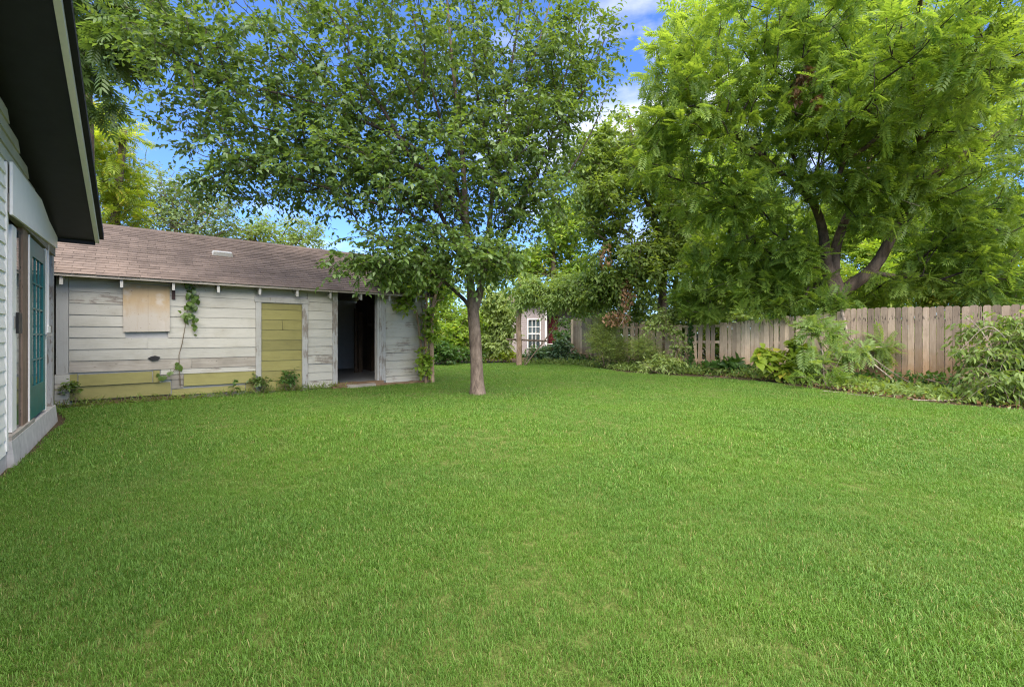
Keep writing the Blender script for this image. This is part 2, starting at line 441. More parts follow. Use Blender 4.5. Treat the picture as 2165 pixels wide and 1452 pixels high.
def wood_mesh(pos, par, tip, rmin, r0, p=.46, flare=0.0, rmax=1.0, thick=.045):
    n = len(pos); cnt = np.zeros(n) + tip * 1.0
    for i in range(n - 1, 0, -1):
        if cnt[i] == 0: cnt[i] = .5
        if par[i] >= 0: cnt[par[i]] += cnt[i]
    rad = np.maximum(np.minimum(r0 * np.maximum(cnt, .6) ** p, rmax), rmin)
    for i in range(n):
        if par[i] >= 0 and rmin[i] == 0: rad[i] = min(rad[i], rad[par[i]] * .95)
    kids = [[] for _ in range(n)]
    for i in range(n):
        if par[i] >= 0: kids[par[i]].append(i)
    chains = []; stack = [(0, -1)]
    while stack:
        s, pr = stack.pop(); ch = [pr] if pr >= 0 else []
        cur = s
        while True:
            ch.append(cur)
            if not kids[cur]: break
            k = max(kids[cur], key=lambda q: (rmin[q] > 0, cnt[q]))
            stack += [(q, cur) for q in kids[cur] if q != k]
            cur = k
        chains.append(ch)
    out = [([], []), ([], [])]; cnts = [0, 0]
    for ch in chains:
        if len(ch) < 2: continue
        P = pos[ch]; r = rad[ch].copy()
        if par[ch[0]] >= 0 or ch[0] != 0: r[0] = min(r[0], r[1] * 1.15)
        if ch[0] == 0 and flare:
            hgt = np.linalg.norm(P - P[0], axis=1); r = r * (1 + flare * np.exp(-hgt / .18))
        m = r.max(); ns = 14 if m > .1 else (8 if m > .03 else (5 if m > .008 else 3))
        v, t = tube_np(P, r, ns)
        q = 0 if m > thick else 1
        out[q][0].append(v); out[q][1].append(t + cnts[q]); cnts[q] += len(v)
    return [(np.vstack(a), np.vstack(b)) if a else None for a, b in out]
def sprays(rng, P, D, k, nl, tl, spread=.8, droop=.35, up=.15):
    """twigs at branch ends carrying alternate leaves: returns leaf positions, directions, normals and twig segments"""
    n = len(P)
    base = np.repeat(P, k, 0); d0 = np.repeat(D, k, 0)
    td = nrm(d0 * .55 + rdir(rng, n * k) * spread + np.array((0, 0, up)))
    ln = tl * rng.uniform(.5, 1.15, n * k)
    s = np.linspace(.12, 1, nl)
    pos = base[:, None] + td[:, None] * (ln[:, None] * s)[..., None]
    pos[..., 2] -= droop * ln[:, None] * s ** 2 * .6
    t = td[:, None] + np.zeros((1, nl, 1)); t[..., 2] -= droop * s * .9; t = nrm(t)
    side = nrm(np.cross(t, np.array((0, 0, 1.0)) + rng.normal(size=t.shape) * .25))
    sg = np.where(np.arange(nl) % 2 == 0, 1, -1)[None, :, None] * np.ones(t.shape)
    ld = nrm(t * rng.uniform(.3, .9, t.shape[:2])[..., None] + side * sg * .9 + rng.normal(size=t.shape) * .28 + np.array((0, 0, -droop)))
    nm = nrm(np.array((0, 0, 1.0)) + rng.normal(size=t.shape) * .55)
    ends = np.stack([base, pos[:, nl // 2], pos[:, -1]], 1)
    return pos.reshape(-1, 3), ld.reshape(-1, 3), nm.reshape(-1, 3), ends
def twig_mesh(E, r):
    """three-sided twigs along E (n,3,3)"""
    n = len(E); a = np.array((0, 2.094, 4.189))
    X = np.array((1., 0, 0)); Yv = np.array((0, .7, .7))
    ring = np.cos(a)[:, None] * X + np.sin(a)[:, None] * Yv
    V = E[:, :, None, :] + ring[None, None] * (np.array((1, .7, .35)) * r)[None, :, None, None]
    V = V.reshape(-1, 3)
    T = []
    for i in range(2):
        for j in range(3):
            A, B = i*3 + j, i*3 + (j+1) % 3; T += [(A, B, B + 3), (A, B + 3, A + 3)]
    T = np.array(T)[None] + (np.arange(n) * 9)[:, None, None]
    return V, T.reshape(-1, 3)
NPARTS = {}
def plant_parts(root, tpl, P, Mx, S, mat, nparts, name='leaf', rest='crown', tpl2=None):
    """the nparts leaves that show largest become parts, the rest is one mesh"""
    o = np.array(root.location)
    d = np.linalg.norm(P - np.array((0, 0, H)), axis=1) / S
    vis = (P[:, 1] > .5) & (np.abs(P[:, 0] / np.maximum(P[:, 1], .1)) < 1.10) & ((P[:, 2] - H) / np.maximum(P[:, 1], .1) < .72)
    d = np.where(vis, d, 1e6 + d)
    idx = np.argsort(d); a, b = idx[:nparts], idx[nparts:]
    if nparts:
        me = mesh_np(name, tpl[0], tpl[1]); me.materials.append(mat)
        for i in a:
            ob = bpy.data.objects.new(name, me); COL.objects.link(ob); ob.parent = root
            m4 = np.eye(4); m4[:3, :3] = Mx[i] * S[i]; m4[:3, 3] = P[i] - o
            ob.matrix_local = Matrix(m4.tolist())
    if len(b):
        V, T = stamp(tpl2 or tpl, P[b], Mx[b], S[b])
        link(rest, mesh_np(rest, V - o, T), mat, root, kind='stuff')
def tree(name, label, base, seeds, blobs, leaf, tpl, size, kind='simple', cat='tree', seed=1, r0=.006, p=.46, k=4, nl=6, tl=.4,
         bark='bark', nparts=0, bf=.25, seg=.3, droop=.35, flare=.35, spread=.8, rmax=.3, group=None, bark2=None, tpl2=None, thick=.045):
    rng = np.random.default_rng(seed)
    root = thing(name, label, cat, tuple(base), group=group); o = np.array(base, float)
    pts = blob_pts(rng, blobs)
    pts = pts[pts[:, 2] > .25]
    pos, par, tip, rmin, tan = grow(rng, seeds, pts, bf, seg)
    for nm_, q, bk in zip(('trunk', 'branches'), wood_mesh(pos, par, tip, rmin, r0, p, flare, rmax, thick), (bark, bark2 or bark)):
        if q is not None: link(nm_ if bark != 'twig' else 'stems', mesh_np(nm_, q[0] - o, q[1], True), MAT[bk], root)
    ti = np.where(tip)[0]; P = pos[ti]; D = tan[ti]
    if kind == 'simple':
        # a second set of sprays half a segment back along each branch
        pi = par[ti]; P = np.vstack([P, (pos[pi] + P) / 2]); D = np.vstack([D, D])
        lp, ld, nm, E = sprays(rng, P, D, k, nl, tl, spread, droop)
        v, t = twig_mesh(E, .0035); link('twigs', mesh_np('twigs', v - o, t), MAT[bark2 or bark], root, kind='stuff')
    else:
        n = len(P)
        lp = np.repeat(P, k, 0) + rng.normal(size=(n * k, 3)) * .06
        ld = nrm(np.repeat(D, k, 0) * .6 + rdir(rng, n * k) * spread + np.array((0, 0, .25 - droop)))
        lp = lp - ld * rng.uniform(0, .25, (n * k, 1))
        nm = nrm(np.array((0, 0, 1.0)) + rng.normal(size=lp.shape) * .35)
    S = size * rng.uniform(.65, 1.2, len(lp))
    plant_parts(root, tpl, lp, frames(ld, nm), S, leaf, nparts, tpl2=tpl2)
    return root

# ------------------------------------------------------------------ ground, lawn, grass
rngG = np.random.default_rng(3)
MB().poly([(-300, -300, -.03), (300, -300, -.03), (300, 300, -.03), (-300, 300, -.03)], [(0, 1, 2, 3)]).build('ground', MAT['soil'], kind='structure', label='bare dark soil under the planting and beyond the fence')
# two directions rule the place: A along the shed front, B along the house wall
AX = nrm((5.43, 4.47)); BX = np.array((-AX[1], AX[0]))
S0 = np.array((-7.90, 7.90)); S_LEN = 7.03
H0 = np.array((-4.745, 4.21))
ANG = math.atan2(AX[1], AX[0])
LAWN = [(-3.0, .3), tuple(H0 + BX * -2.2 + AX * .05), tuple(H0 + BX * 3.3 + AX * .18), tuple(S0 - BX * .22 + AX * .0), tuple(S0 - BX * .13 + AX * 3.2),
        tuple(S0 - BX * .12 + AX * 4.9), tuple(S0 - BX * .30 + AX * 5.4), tuple(S0 - BX * .28 + AX * 7.0), tuple(S0 - BX * .05 + AX * 7.4), tuple(S0 + BX * 4 + AX * 7.5), (-4.2, 20.2), (0.2, 20.8), (2.6, 20.2)] + \
       [tuple(gnd(x, y)[:2]) for x, y in ((1265, 779), (1330, 788), (1430, 794), (1520, 800), (1620, 808), (1720, 822), (1850, 838), (2000, 855), (2165, 868), (2400, 900))] + [(9.5, 3.5), (7, .3)]
LAWN = np.array(LAWN)
def inside(P, poly):
    x, y = P[:, 0], P[:, 1]; c = np.zeros(len(P), bool); n = len(poly)
    for i in range(n):
        x0, y0 = poly[i]; x1, y1 = poly[(i + 1) % n]
        if y0 == y1: continue
        c ^= ((y0 > y) != (y1 > y)) & (x < (x1 - x0) * (y - y0) / (y1 - y0) + x0)
    return c
m = MB(); m.poly([(x, y, 0.0) for x, y in LAWN], [tuple(range(len(LAWN)))]); m.build('lawn', MAT['turf'], kind='structure', label='mown green lawn of the back yard')
def tuft_mesh(rng, n, rad, h, w):
    V = []; T = []; b = 0
    for i in range(n):
        a = rng.uniform(0, 6.283); r = rad * math.sqrt(rng.random()); hh = h * rng.uniform(.45, 1.15)
        p = np.array((r * math.cos(a), r * math.sin(a), -.005)); la = rng.uniform(0, 6.283); ln = rng.uniform(.1, .95) * hh
        d = np.array((math.cos(la), math.sin(la), 0)); s = np.array((-d[1], d[0], 0)) * w * rng.uniform(.6, 1.2) / 2
        q = rng.uniform(.3, .6)
        c1 = p + d * ln * .25 + np.array((0, 0, hh * .5)); c2 = p + d * ln * (q + .2) + np.array((0, 0, hh * .85)); c3 = p + d * ln * 1.15 + np.array((0, 0, hh * (1 - .35 * ln / hh)))
        V += [p - s, p + s, c1 - s, c1 + s, c2 - s * .7, c2 + s * .7, c3]
        T += [(b, b+1, b+3), (b, b+3, b+2), (b+2, b+3, b+5), (b+2, b+5, b+4), (b+4, b+5, b+6)]; b += 7
    return mesh_np('grass_tuft', np.array(V), np.array(T))
def scatter(name, protos, P, rot, scl, var, **props):
    """instances of the tuft meshes at given points"""
    me = bpy.data.meshes.new(name); me.vertices.add(len(P)); me.vertices.foreach_set('co', np.ascontiguousarray(P, np.float32).ravel())
    for nm, dt, arr in (('rot', 'FLOAT_VECTOR', rot), ('scl', 'FLOAT', scl), ('var', 'INT', var)):
        at_ = me.attributes.new(nm, dt, 'POINT')
        at_.data.foreach_set('vector' if dt == 'FLOAT_VECTOR' else 'value', np.ascontiguousarray(arr, np.int32 if dt == 'INT' else np.float32).ravel())
    o = link(name, me, None, None, **props)
    ng = bpy.data.node_groups.new(name + '_nodes', 'GeometryNodeTree')
    ng.interface.new_socket('Geometry', in_out='INPUT', socket_type='NodeSocketGeometry'); ng.interface.new_socket('Geometry', in_out='OUTPUT', socket_type='NodeSocketGeometry')
    gi = ng.nodes.new('NodeGroupInput'); go = ng.nodes.new('NodeGroupOutput'); ip = ng.nodes.new('GeometryNodeInstanceOnPoints')
    jg = ng.nodes.new('GeometryNodeJoinGeometry')
    for pr in reversed(protos):
        oi = ng.nodes.new('GeometryNodeObjectInfo'); oi.inputs['Object'].default_value = pr; oi.inputs['As Instance'].default_value = True
        ng.links.new(oi.outputs['Geometry'], jg.inputs[0])
    ip.inputs['Pick Instance'].default_value = True
    def attr(nm, ty):
        a = ng.nodes.new('GeometryNodeInputNamedAttribute'); a.data_type = ty; a.inputs[0].default_value = nm; return [s for s in a.outputs if s.enabled and s.name == 'Attribute'][0]
    ng.links.new(gi.outputs[0], ip.inputs['Points']); ng.links.new(jg.outputs[0], ip.inputs['Instance'])
    ng.links.new(attr('rot', 'FLOAT_VECTOR'), ip.inputs['Rotation']); ng.links.new(attr('scl', 'FLOAT'), ip.inputs['Scale']); ng.links.new(attr('var', 'INT'), ip.inputs['Instance Index'])
    ng.links.new(ip.outputs[0], go.inputs[0])
    md = o.modifiers.new('scatter', 'NODES'); md.node_group = ng
    return o
def tufts(tag, n, rad, h, w, k):
    out = []
    for i in range(k):
        me = tuft_mesh(np.random.default_rng(100 + i + n), n, rad, h, w); me.materials.append(MAT['grass'])
        out.append(bpy.data.objects.new('grass_tuft', me))
    return out
def lawn_pts(rng, y0, y1, dens, edge=1.16):
    P = []
    for _ in range(1):
        n = int(dens * (y1 - y0) * 2 * (y1 * edge + .6))
        q = np.stack([rng.uniform(-1, 1, n) * (y1 * edge + .6), rng.uniform(y0, y1, n)], -1)
        q = q[np.abs(q[:, 0]) < q[:, 1] * edge + .5]
        P.append(q[inside(q, LAWN)])
    return np.vstack(P)
def grass_layer(y0, y1, dens, protos, smin, smax, fade=None):
    q = lawn_pts(rngG, y0, y1, dens)
    if fade: q = q[rngG.random(len(q)) < np.clip((q[:, 1] - fade[0]) / (fade[1] - fade[0]), 0, 1)]
    n = len(q)
    P = np.column_stack([q, np.zeros(n)])
    rot = np.column_stack([rngG.normal(size=n) * .12, rngG.normal(size=n) * .12, rngG.uniform(0, 6.283, n)])
    # length drifts slowly across the lawn
    drift = 1 + .18 * np.sin(q[:, 0] * 1.7 + 1.3 * np.sin(q[:, 1] * .9)) * np.cos(q[:, 1] * 1.3 + q[:, 0] * .6) + .12 * np.sin(q[:, 0] * 5.1 + q[:, 1] * 3.3) * np.sin(q[:, 1] * 4.7)
    return P, rot, rngG.uniform(smin, smax, n) * drift, rngG.integers(0, len(protos), n)
near = tufts('near', 30, .048, .034, .0023, 8); far = tufts('far', 22, .07, .040, .0050, 5)
L1 = grass_layer(1.2, 5.4, 1500, near, .6, 1.25, (5.4, 3.4))
scatter('grass', near, *L1, kind='stuff', label='dense short green grass blades of the near lawn', category='grass')
La = grass_layer(3.4, 9.0, 420, far, .65, 1.25, (3.4, 5.4)); Lb = grass_layer(9.0, 21.0, 170, far, .85, 1.35)
scatter('grass', far, *[np.concatenate([a, b]) for a, b in zip(La, Lb)], kind='stuff', label='soft green grass blades of the far lawn', category='grass')

# ------------------------------------------------------------------ shed
def onS(px, py=None, y=0.0):
    """photo pixel -> (x along the shed front, height) on the vertical plane y behind the front"""
    u = (px - CX) / F; o = S0 + BX * y
    s = (o[0] - u * o[1]) / (u * AX[1] - AX[0])
    if py is None: return s
    d = o[1] + AX[1] * s
    return s, H - (py - HY) / F * d
shed = thing('shed', 'long white board shed with brown shingle roof and open doorway', 'shed', (S0[0], S0[1], 0), ANG)
rs = random.Random(5)
WT = 2.36                            # wall height
ROW = .205
xW0, xW1 = onS(261), onS(359); zW0, zW1 = onS(310, 702)[1], onS(310, 602)[1]
xG0, xG1 = onS(540), onS(650); gx0, gx1 = onS(552), onS(638); zG1 = onS(595, 641)[1]
xD0, xD1 = onS(702), onS(814); dx0, dx1 = onS(713), onS(797); zD1 = onS(755, 621)[1] + .03
xP = onS(146)                         # right edge of the corner post
xE = onS(891)
def lap(x0, x1, z0, z1, mat, name='siding_board', t=.018, tilt=.011, sag=0.0):
    j = lambda: rs.uniform(-.002, .002)
    x0 += .002; x1 -= .002
    e = rs.uniform(-.004, .004)
    b = MB().hexa([(x0, -t - tilt + j(), z0 + e), (x1, -t - tilt + j(), z0 - e + sag), (x1, .004, z0 - e + sag), (x0, .004, z0 + e),
                   (x0, -t + j(), z1 + e), (x1, -t + j(), z1 - e + sag), (x1, .004, z1 - e + sag), (x0, .004, z1 + e)])
    return b.build(name, MAT[mat], shed)
def row_spans(z0, z1):
    """free stretches of wall at this height, split into board lengths"""
    cuts = []
    if z1 > .25: pass
    if z1 > zW0 + .06 and z0 < zW1 - .06: cuts.append((xW0 + .03, xW1 - .03))
    if z0 < zG1 + .10: cuts.append((xG0, xG1))
    if z0 < zD1 + .16: cuts.append((xD0, xD1))
    s = xP; sp = []
    for a, b in sorted(cuts): sp.append((s, a)); s = b
    sp.append((s, xE)); return [q for q in sp if q[1] - q[0] > .08]
nrow = 0
z = .60
Z_Y = .60
while z < WT - .05:
    z1 = min(z + ROW, WT)
    for (a, b) in row_spans(z, z1):
        worn = 'paint_worn' if z < .85 and a > 1.2 else ('paint_worn' if rs.random() < .12 else 'paint')
        cutp = [a]
        if z < .7 and abs(b - xG0) < .01: worn = 'grey_wood'
        if b - a > 1.6: cutp.append(a + (b - a) * rs.uniform(.35, .7))
        cutp.append(b)
        for i in range(len(cutp) - 1):
            lap(cutp[i], cutp[i+1], z + .002, z1 - .004, worn)
    z = z1; nrow += 1
# low rows: olive boards on the left, white to the right
xo1, xo2, xo3 = onS(338), onS(361), onS(388)
lap(xP, xP + .11, .36, .575, 'olive', tilt=.03); lap(xP + .12, xP + 1.15, .36, .565, 'olive', tilt=.03); lap(xP + 1.16, xo1, .36, .585, 'olive', tilt=.035)
lap(xP, xo2, .115, .352, 'olive', tilt=.035)
lap(xo1 + .01, xG0, .50, .595, 'paint_worn'); lap(xo1 + .01, xo3, .40, .495, 'grey_wood'); lap(xo2 + .01, xo3, .215, .392, 'grey_wood', tilt=.0)
lap(xo3, xG0, .255, .495, 'olive', tilt=.03); lap(xo2 + .015, xG0 - .2, .085, .205, 'olive', tilt=.02); lap(xG0 - .19, xG0, .06, .25, 'olive', tilt=.01)
for zz in (.03, .215, .40): lap(xG1, xD0, zz, zz + .18, 'paint' if zz > .1 else 'paint_worn')
for zz in (.20, .40): lap(xD1, xE, zz, zz + .195, 'paint' if zz > .3 else 'paint_worn')
lap(xD1, xE, .03, .19, 'paint_worn', tilt=.03)
lap(xP + .05, xo2 + .3, .0, .10, 'rot_wood', 'base_board', t=.005, tilt=.0)
hx, hz = onS(325, 757); MB().poly([(hx - .09, -.0455, hz), (hx - .02, -.0455, hz - .05), (hx + .07, -.0455, hz - .04), (hx + .10, -.0455, hz + .02), (hx + .02, -.0455, hz + .05), (hx - .05, -.0455, hz + .03), (hx - .09, .0, hz), (hx - .02, .0, hz - .05), (hx + .07, .0, hz - .04), (hx + .10, .0, hz + .02), (hx + .02, .0, hz + .05), (hx - .05, .0, hz + .03)], [(0, 1, 2, 3, 4, 5)] + [(i, i + 6, (i + 1) % 6 + 6, (i + 1) % 6) for i in range(6)]).build('rot_hole_shade', MAT['blackmetal'], shed)  # raised plate for the rot hole, its inner shade put in as black
# frieze under the eave
lap(xP, xD0, WT, WT + .11, 'paint', 'frieze_board', tilt=.0); lap(xD0, xE, WT, WT + .11, 'paint', 'frieze_board', tilt=.0)
# corner post, trims
MB().box(-.02, xP - .004, -.045, .05, .58, WT + .1).build('corner_board', MAT['paint_v'], shed)
for i, (a, b) in enumerate(((.42, .575), (.26, .415), (.05, .255))): MB().box(-.035, xP + .012, -.065 - .006 * i, .05, a, b).build('corner_block', MAT['paint_worn'], shed)
MB().box(xE, xE + .10, -.04, .10, .0, WT + .1).build('corner_board', MAT['paint_peel'], shed)
def trim(x0, x1, z0, z1, mat='paint_peel', t=.045): return MB().hexa([(x0, -t, z0), (x1, -t + .004, z0), (x1, .01, z0), (x0, .01, z0), (x0, -t + .003, z1), (x1, -t, z1), (x1, .01, z1), (x0, .01, z1)]).build('trim_board', MAT[mat], shed)
# boarded doorway of olive planks
trim(xG0, gx0 - .003, .0, zG1, 'paint_v'); trim(gx1 + .003, xG1, -.01, zG1); trim(xG0 - .02, xG1 + .03, zG1 + .003, zG1 + .115, 'paint_v', .05)
zz = .03; gd = link('boarded_door', None, None, shed)
while zz < zG1 - .02:
    z1 = min(zz + .225, zG1 - .012); t = .012
    parts = [(gx0, gx1)] if zz < 1.3 or zz > 1.5 else [(gx0, gx0 + .42), (gx0 + .42, gx1)]
    for a, b in parts:
        MB().hexa([(a + .004, -t - .010, zz + .003), (b - .004, -t - .010, zz + .003), (b - .004, .01, zz + .003), (a + .004, .01, zz + .003),
                   (a + .004, -t + .002, z1 - .003), (b - .004, -t + .002, z1 - .003), (b - .004, .01, z1 - .003), (a + .004, .01, z1 - .003)]).build('plank', MAT['olive'], gd)
    zz = z1
# boarded window
pl = MB().hexa([(xW0, -.062, zW0), (xW1, -.058, zW0 + .015), (xW1, -.036, zW0 + .015), (xW0, -.036, zW0), (xW0 - .01, -.058, zW1), (xW1 - .005, -.055, zW1 - .01), (xW1 - .005, -.036, zW1 - .01), (xW0 - .01, -.036, zW1)]).build('window_board', MAT['plywood'], shed, label='weathered plywood sheet over the window')
MB().box(xW0 + .356, xW0 + .3585, -.0618, -.060, zW0 + .01, zW1 - .02).build('seam', MAT['brown_wood'], pl)
trim(xW0 - .035, xW1 + .02, zW1 + .004, zW1 + .05, 'paint', .04)
x, z_ = onS(363, 602); MB().box(x, x + .055, -.05, -.03, onS(365, 633)[1], z_ - .005).build('metal_strip', MAT['rust'], shed, label='dark brown metal strip')
# open doorway: trims, jambs, lintel, sill
trim(xD0, dx0 - .004, .05, WT + .11); trim(onS(806), xD1, .10, zD1 + .12); trim(dx0 - .002, onS(806) - .002, zD1 + .004, zD1 + .13, 'paint_v', .04)
MB().box(onS(797), onS(801) - .003, -.03, .14, .12, zD1).build('door_jamb', MAT['paint_v'], shed); MB().box(onS(801), onS(806) - .004, -.038, .14, .12, zD1).build('door_jamb', MAT['paint_peel'], shed)
MB().box(dx0 - .03, dx0 - .006, .012, .14, .12, zD1).build('door_jamb', MAT['paint_peel'], shed)
def rough_box(x0, x1, y0, y1, z0, z1, mat, name, n=9, j=.018):
    P = []
    for i in range(n + 1):
        x = x0 + (x1 - x0) * i / n
        P.append([(x, y0 + rs.uniform(-j, j), z0), (x, y1, z0), (x, y1, z1 + rs.uniform(-j, j) * .6), (x, y0 + rs.uniform(-j, j), z1 + rs.uniform(-j, j))])
    m = MB(); v = [p for r in P for p in r]; f = [(0, 1, 2, 3), tuple(n*4 + q for q in (3, 2, 1, 0))]
    for i in range(n):
        for q in range(4): f.append((i*4 + q, i*4 + (q+1) % 4, i*4 + 4 + (q+1) % 4, i*4 + 4 + q))
    m.poly(v, f); return m.build(name, MAT[mat], shed)
rough_box(dx0 - .1, onS(806), -.16, .10, .005, .115, 'rot_wood', 'door_sill'); rough_box(xD0 - .05, xE + .12, -.24, -.03, -.01, .05, 'rot_wood', 'sill_beam', 16)
rough_box(dx0 + .15, dx0 + .85, -.29, -.17, .0, .07, 'grey_wood', 'sill_piece', 5)
# body: side and back walls, interior floor
D = 5.0; RH = 3.70; RY = D / 2
MB().box(.0, xE + .09, .0, D, -.02, .10).build('floor_slab', MAT['floor'], shed)
m = MB()
m.box(xP - .1, xG0 - .01, .006, .05, .1, WT + .1); m.box(xG0 - .01, xG1 + .01, .012, .05, .0, WT + .1); m.box(xG1 + .01, xD0 + .02, .006, .05, .1, WT + .1); m.box(onS(806), xE + .02, .012, .05, .1, WT + .1); m.box(dx0 - .05, onS(806), .012, .05, zD1 + .01, WT + .1)
m.build('wall_sheathing', MAT['plaster'], shed)
MB().box(.0, xE + .09, D - .06, D, .1, WT + .35).build('back_wall', MAT['plaster'], shed)
MB().prism([(0, .1), (.0, WT)], 0, 0) if False else None
def gable(x0, x1, mat, name): return MB().poly([(x0, .06, .1), (x0, D - .06, .1), (x0, D - .06, WT), (x0, RY, RH - .12), (x0, .06, WT), (x1, .06, .1), (x1, D - .06, .1), (x1, D - .06, WT), (x1, RY, RH - .12), (x1, .06, WT)],
    [(0, 1, 2, 3, 4), (9, 8, 7, 6, 5), (0, 5, 6, 1), (1, 6, 7, 2), (2, 7, 8, 3), (3, 8, 9, 4), (4, 9, 5, 0)]).build(name, MAT[mat], shed)
gable(.0, .05, 'plaster', 'gable_wall')
y = .06; gaps = {1.86: .03}
k = 0
while y < D - .08:                     # right gable of upright planks, one joint open to the light
    w = rs.uniform(.17, .22); y1 = min(y + w, D - .06); g = .05 if k == 14 else .003
    h0 = WT + (RH - .15 - WT) * (1 - abs((y + y1) / 2 - RY) / RY)
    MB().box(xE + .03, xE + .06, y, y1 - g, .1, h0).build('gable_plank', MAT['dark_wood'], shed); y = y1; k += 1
MB().box(xE - .62, xE + .02, 2.2, 2.26, 1.55, 1.62).build('wall_brace', MAT['dark_wood'], shed)
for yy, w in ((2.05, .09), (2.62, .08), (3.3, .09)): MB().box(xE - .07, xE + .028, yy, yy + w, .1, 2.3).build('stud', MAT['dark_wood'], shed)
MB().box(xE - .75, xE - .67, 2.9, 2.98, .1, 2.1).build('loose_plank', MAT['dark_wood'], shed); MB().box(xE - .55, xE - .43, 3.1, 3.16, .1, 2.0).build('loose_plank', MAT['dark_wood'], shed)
# roof: deck, rafters, shingles
OV = .30; RX0, RX1 = -.12, xE + .28
ZE = WT + .09 - OV * (RH - WT - .09) / RY      # deck height at the eave edge
sl = math.atan2(RH - WT - .09, RY)
for sgn in (0, 1):
    yy = lambda v: v if sgn == 0 else D - v
    MB().poly([(RX0, yy(-OV), ZE), (RX1, yy(-OV), ZE), (RX1, yy(RY), RH), (RX0, yy(RY), RH), (RX0, yy(-OV), ZE + .022), (RX1, yy(-OV), ZE + .022), (RX1, yy(RY), RH + .022), (RX0, yy(RY), RH + .022)],
              [(0, 3, 2, 1), (4, 5, 6, 7), (0, 1, 5, 4), (1, 2, 6, 5), (2, 3, 7, 6), (3, 0, 4, 7)]).build('roof_deck', MAT['grey_wood'], shed)
tails = [onS(p, y=-OV + .03) for p in (129, 257, 367, 462, 550, 629, 699, 764, 824, 880)]
for xt in tails:
    dz = math.tan(sl)
    y0 = -OV + .025 + rs.uniform(0, .01); y1 = .0
    MB().hexa([(xt - .022, y0, ZE - .175), (xt + .022, y0, ZE - .175), (xt + .022, y1, ZE - .165 + dz * OV * .6), (xt - .022, y1, ZE - .165 + dz * OV * .6),
               (xt - .022, y0, ZE - .003 + dz * .02), (xt + .022, y0, ZE - .003 + dz * .02), (xt + .022, y1, ZE - .003 + dz * OV), (xt - .022, y1, ZE - .003 + dz * OV)]).build('rafter_tail', MAT['paint_v'], shed)
EXPO = .128; SLEN = math.hypot(RY + OV, RH - ZE); nc = int(SLEN / EXPO); SW = .305
ca, sa = math.cos(sl), math.sin(sl)
allsh = []
for c in range(nc + 1):
    x = RX0 - .01 - (SW / 2 if c % 2 else 0) + rs.uniform(-.03, .03)
    while x < RX1:
        x0, x1 = max(x, RX0 - .012), min(x + SW - .006, RX1 + .012)
        if x1 - x0 > .05: allsh.append((c, x0, x1))
        x += SW
def shingle_v(c, x0, x1):
    u0 = c * EXPO - .025 + rs.uniform(-.004, .004); u1 = min(u0 + EXPO * 1.5, SLEN); l0 = .030 + rs.uniform(0, .003); th = .006 + rs.uniform(0, .004)
    sk = rs.uniform(-.003, .003)
    pt = lambda x, u, h: (x, -OV + u * ca - h * sa, ZE + u * sa + h * ca)
    return [pt(x0, u0 + sk, l0), pt(x1, u0 - sk, l0), pt(x1, u1, .0235), pt(x0, u1, .0235), pt(x0, u0 + sk, l0 + th), pt(x1, u0 - sk, l0 + th), pt(x1, u1, .026), pt(x0, u1, .026)]
allsh.sort(key=lambda s: s[1] * .55 + s[0] * .10)
roof = link('roof_shingles', None, None, shed)
rest = MB()
for i, s in enumerate(allsh):
    if i < 300: MB().hexa(shingle_v(*s)).build('shingle', MAT['shingle'], roof)
    else: rest.hexa(shingle_v(*s))
for c in range(nc + 1):               # far slope, unseen: one course strip each
    u0 = c * EXPO; u1 = min(u0 + EXPO * 1.4, SLEN); q = lambda x, u, h: (x, D + OV - u * ca + h * sa, ZE + u * sa + h * ca)
    rest.hexa([q(RX0, u0, .03), q(RX0, u1, .024), q(RX1, u1, .024), q(RX1, u0, .03), q(RX0, u0, .037), q(RX0, u1, .027), q(RX1, u1, .027), q(RX1, u0, .037)])
rest.build('far_shingles', MAT['shingle'], roof, kind='stuff')
MB().prism([(RY - .15, RH - .045), (RY, RH + .032), (RY + .15, RH - .045), (RY + .15, RH - .03), (RY, RH + .05), (RY - .15, RH - .03)], RX0 - .01, RX1 + .01)
m = MB(); pr = [(RY - .14, RH - .035), (RY, RH + .036), (RY + .14, RH - .035), (RY + .14, RH - .022), (RY, RH + .052), (RY - .14, RH - .022)]
vs = [(RX0 - .01, a, b) for a, b in pr] + [(RX1 + .01, a, b) for a, b in pr]
m.poly(vs, [(5, 4, 3, 2, 1, 0), (6, 7, 8, 9, 10, 11)] + [(i, (i+1) % 6, (i+1) % 6 + 6, i + 6) for i in range(6)]).build('ridge_cap', MAT['shingle'], roof)
MB().hexa([(RX0 - .014, -OV - .012, ZE - .03), (RX1 + .014, -OV - .012, ZE - .03), (RX1 + .014, -OV - .002, ZE - .03), (RX0 - .014, -OV - .002, ZE - .03), (RX0 - .014, -OV - .010, ZE + .021), (RX1 + .014, -OV - .010, ZE + .021), (RX1 + .014, -OV - .002, ZE + .021), (RX0 - .014, -OV - .002, ZE + .021)]).build('eave_fascia', MAT['grey_wood'], shed)
# roof vent
xv = onS(470, y=1.3); uv = (1.3 + OV) / ca
pt = lambda x, u, h: (x, -OV + u * ca - h * sa, ZE + u * sa + h * ca)
MB().hexa([pt(xv - .2, uv - .10, .03), pt(xv + .2, uv - .10, .03), pt(xv + .2, uv + .12, .03), pt(xv - .2, uv + .12, .03), pt(xv - .18, uv - .09, .12), pt(xv + .18, uv - .09, .12), pt(xv + .18, uv + .09, .09), pt(xv - .18, uv + .09, .09)]).build('roof_vent', MAT['vent'], shed)

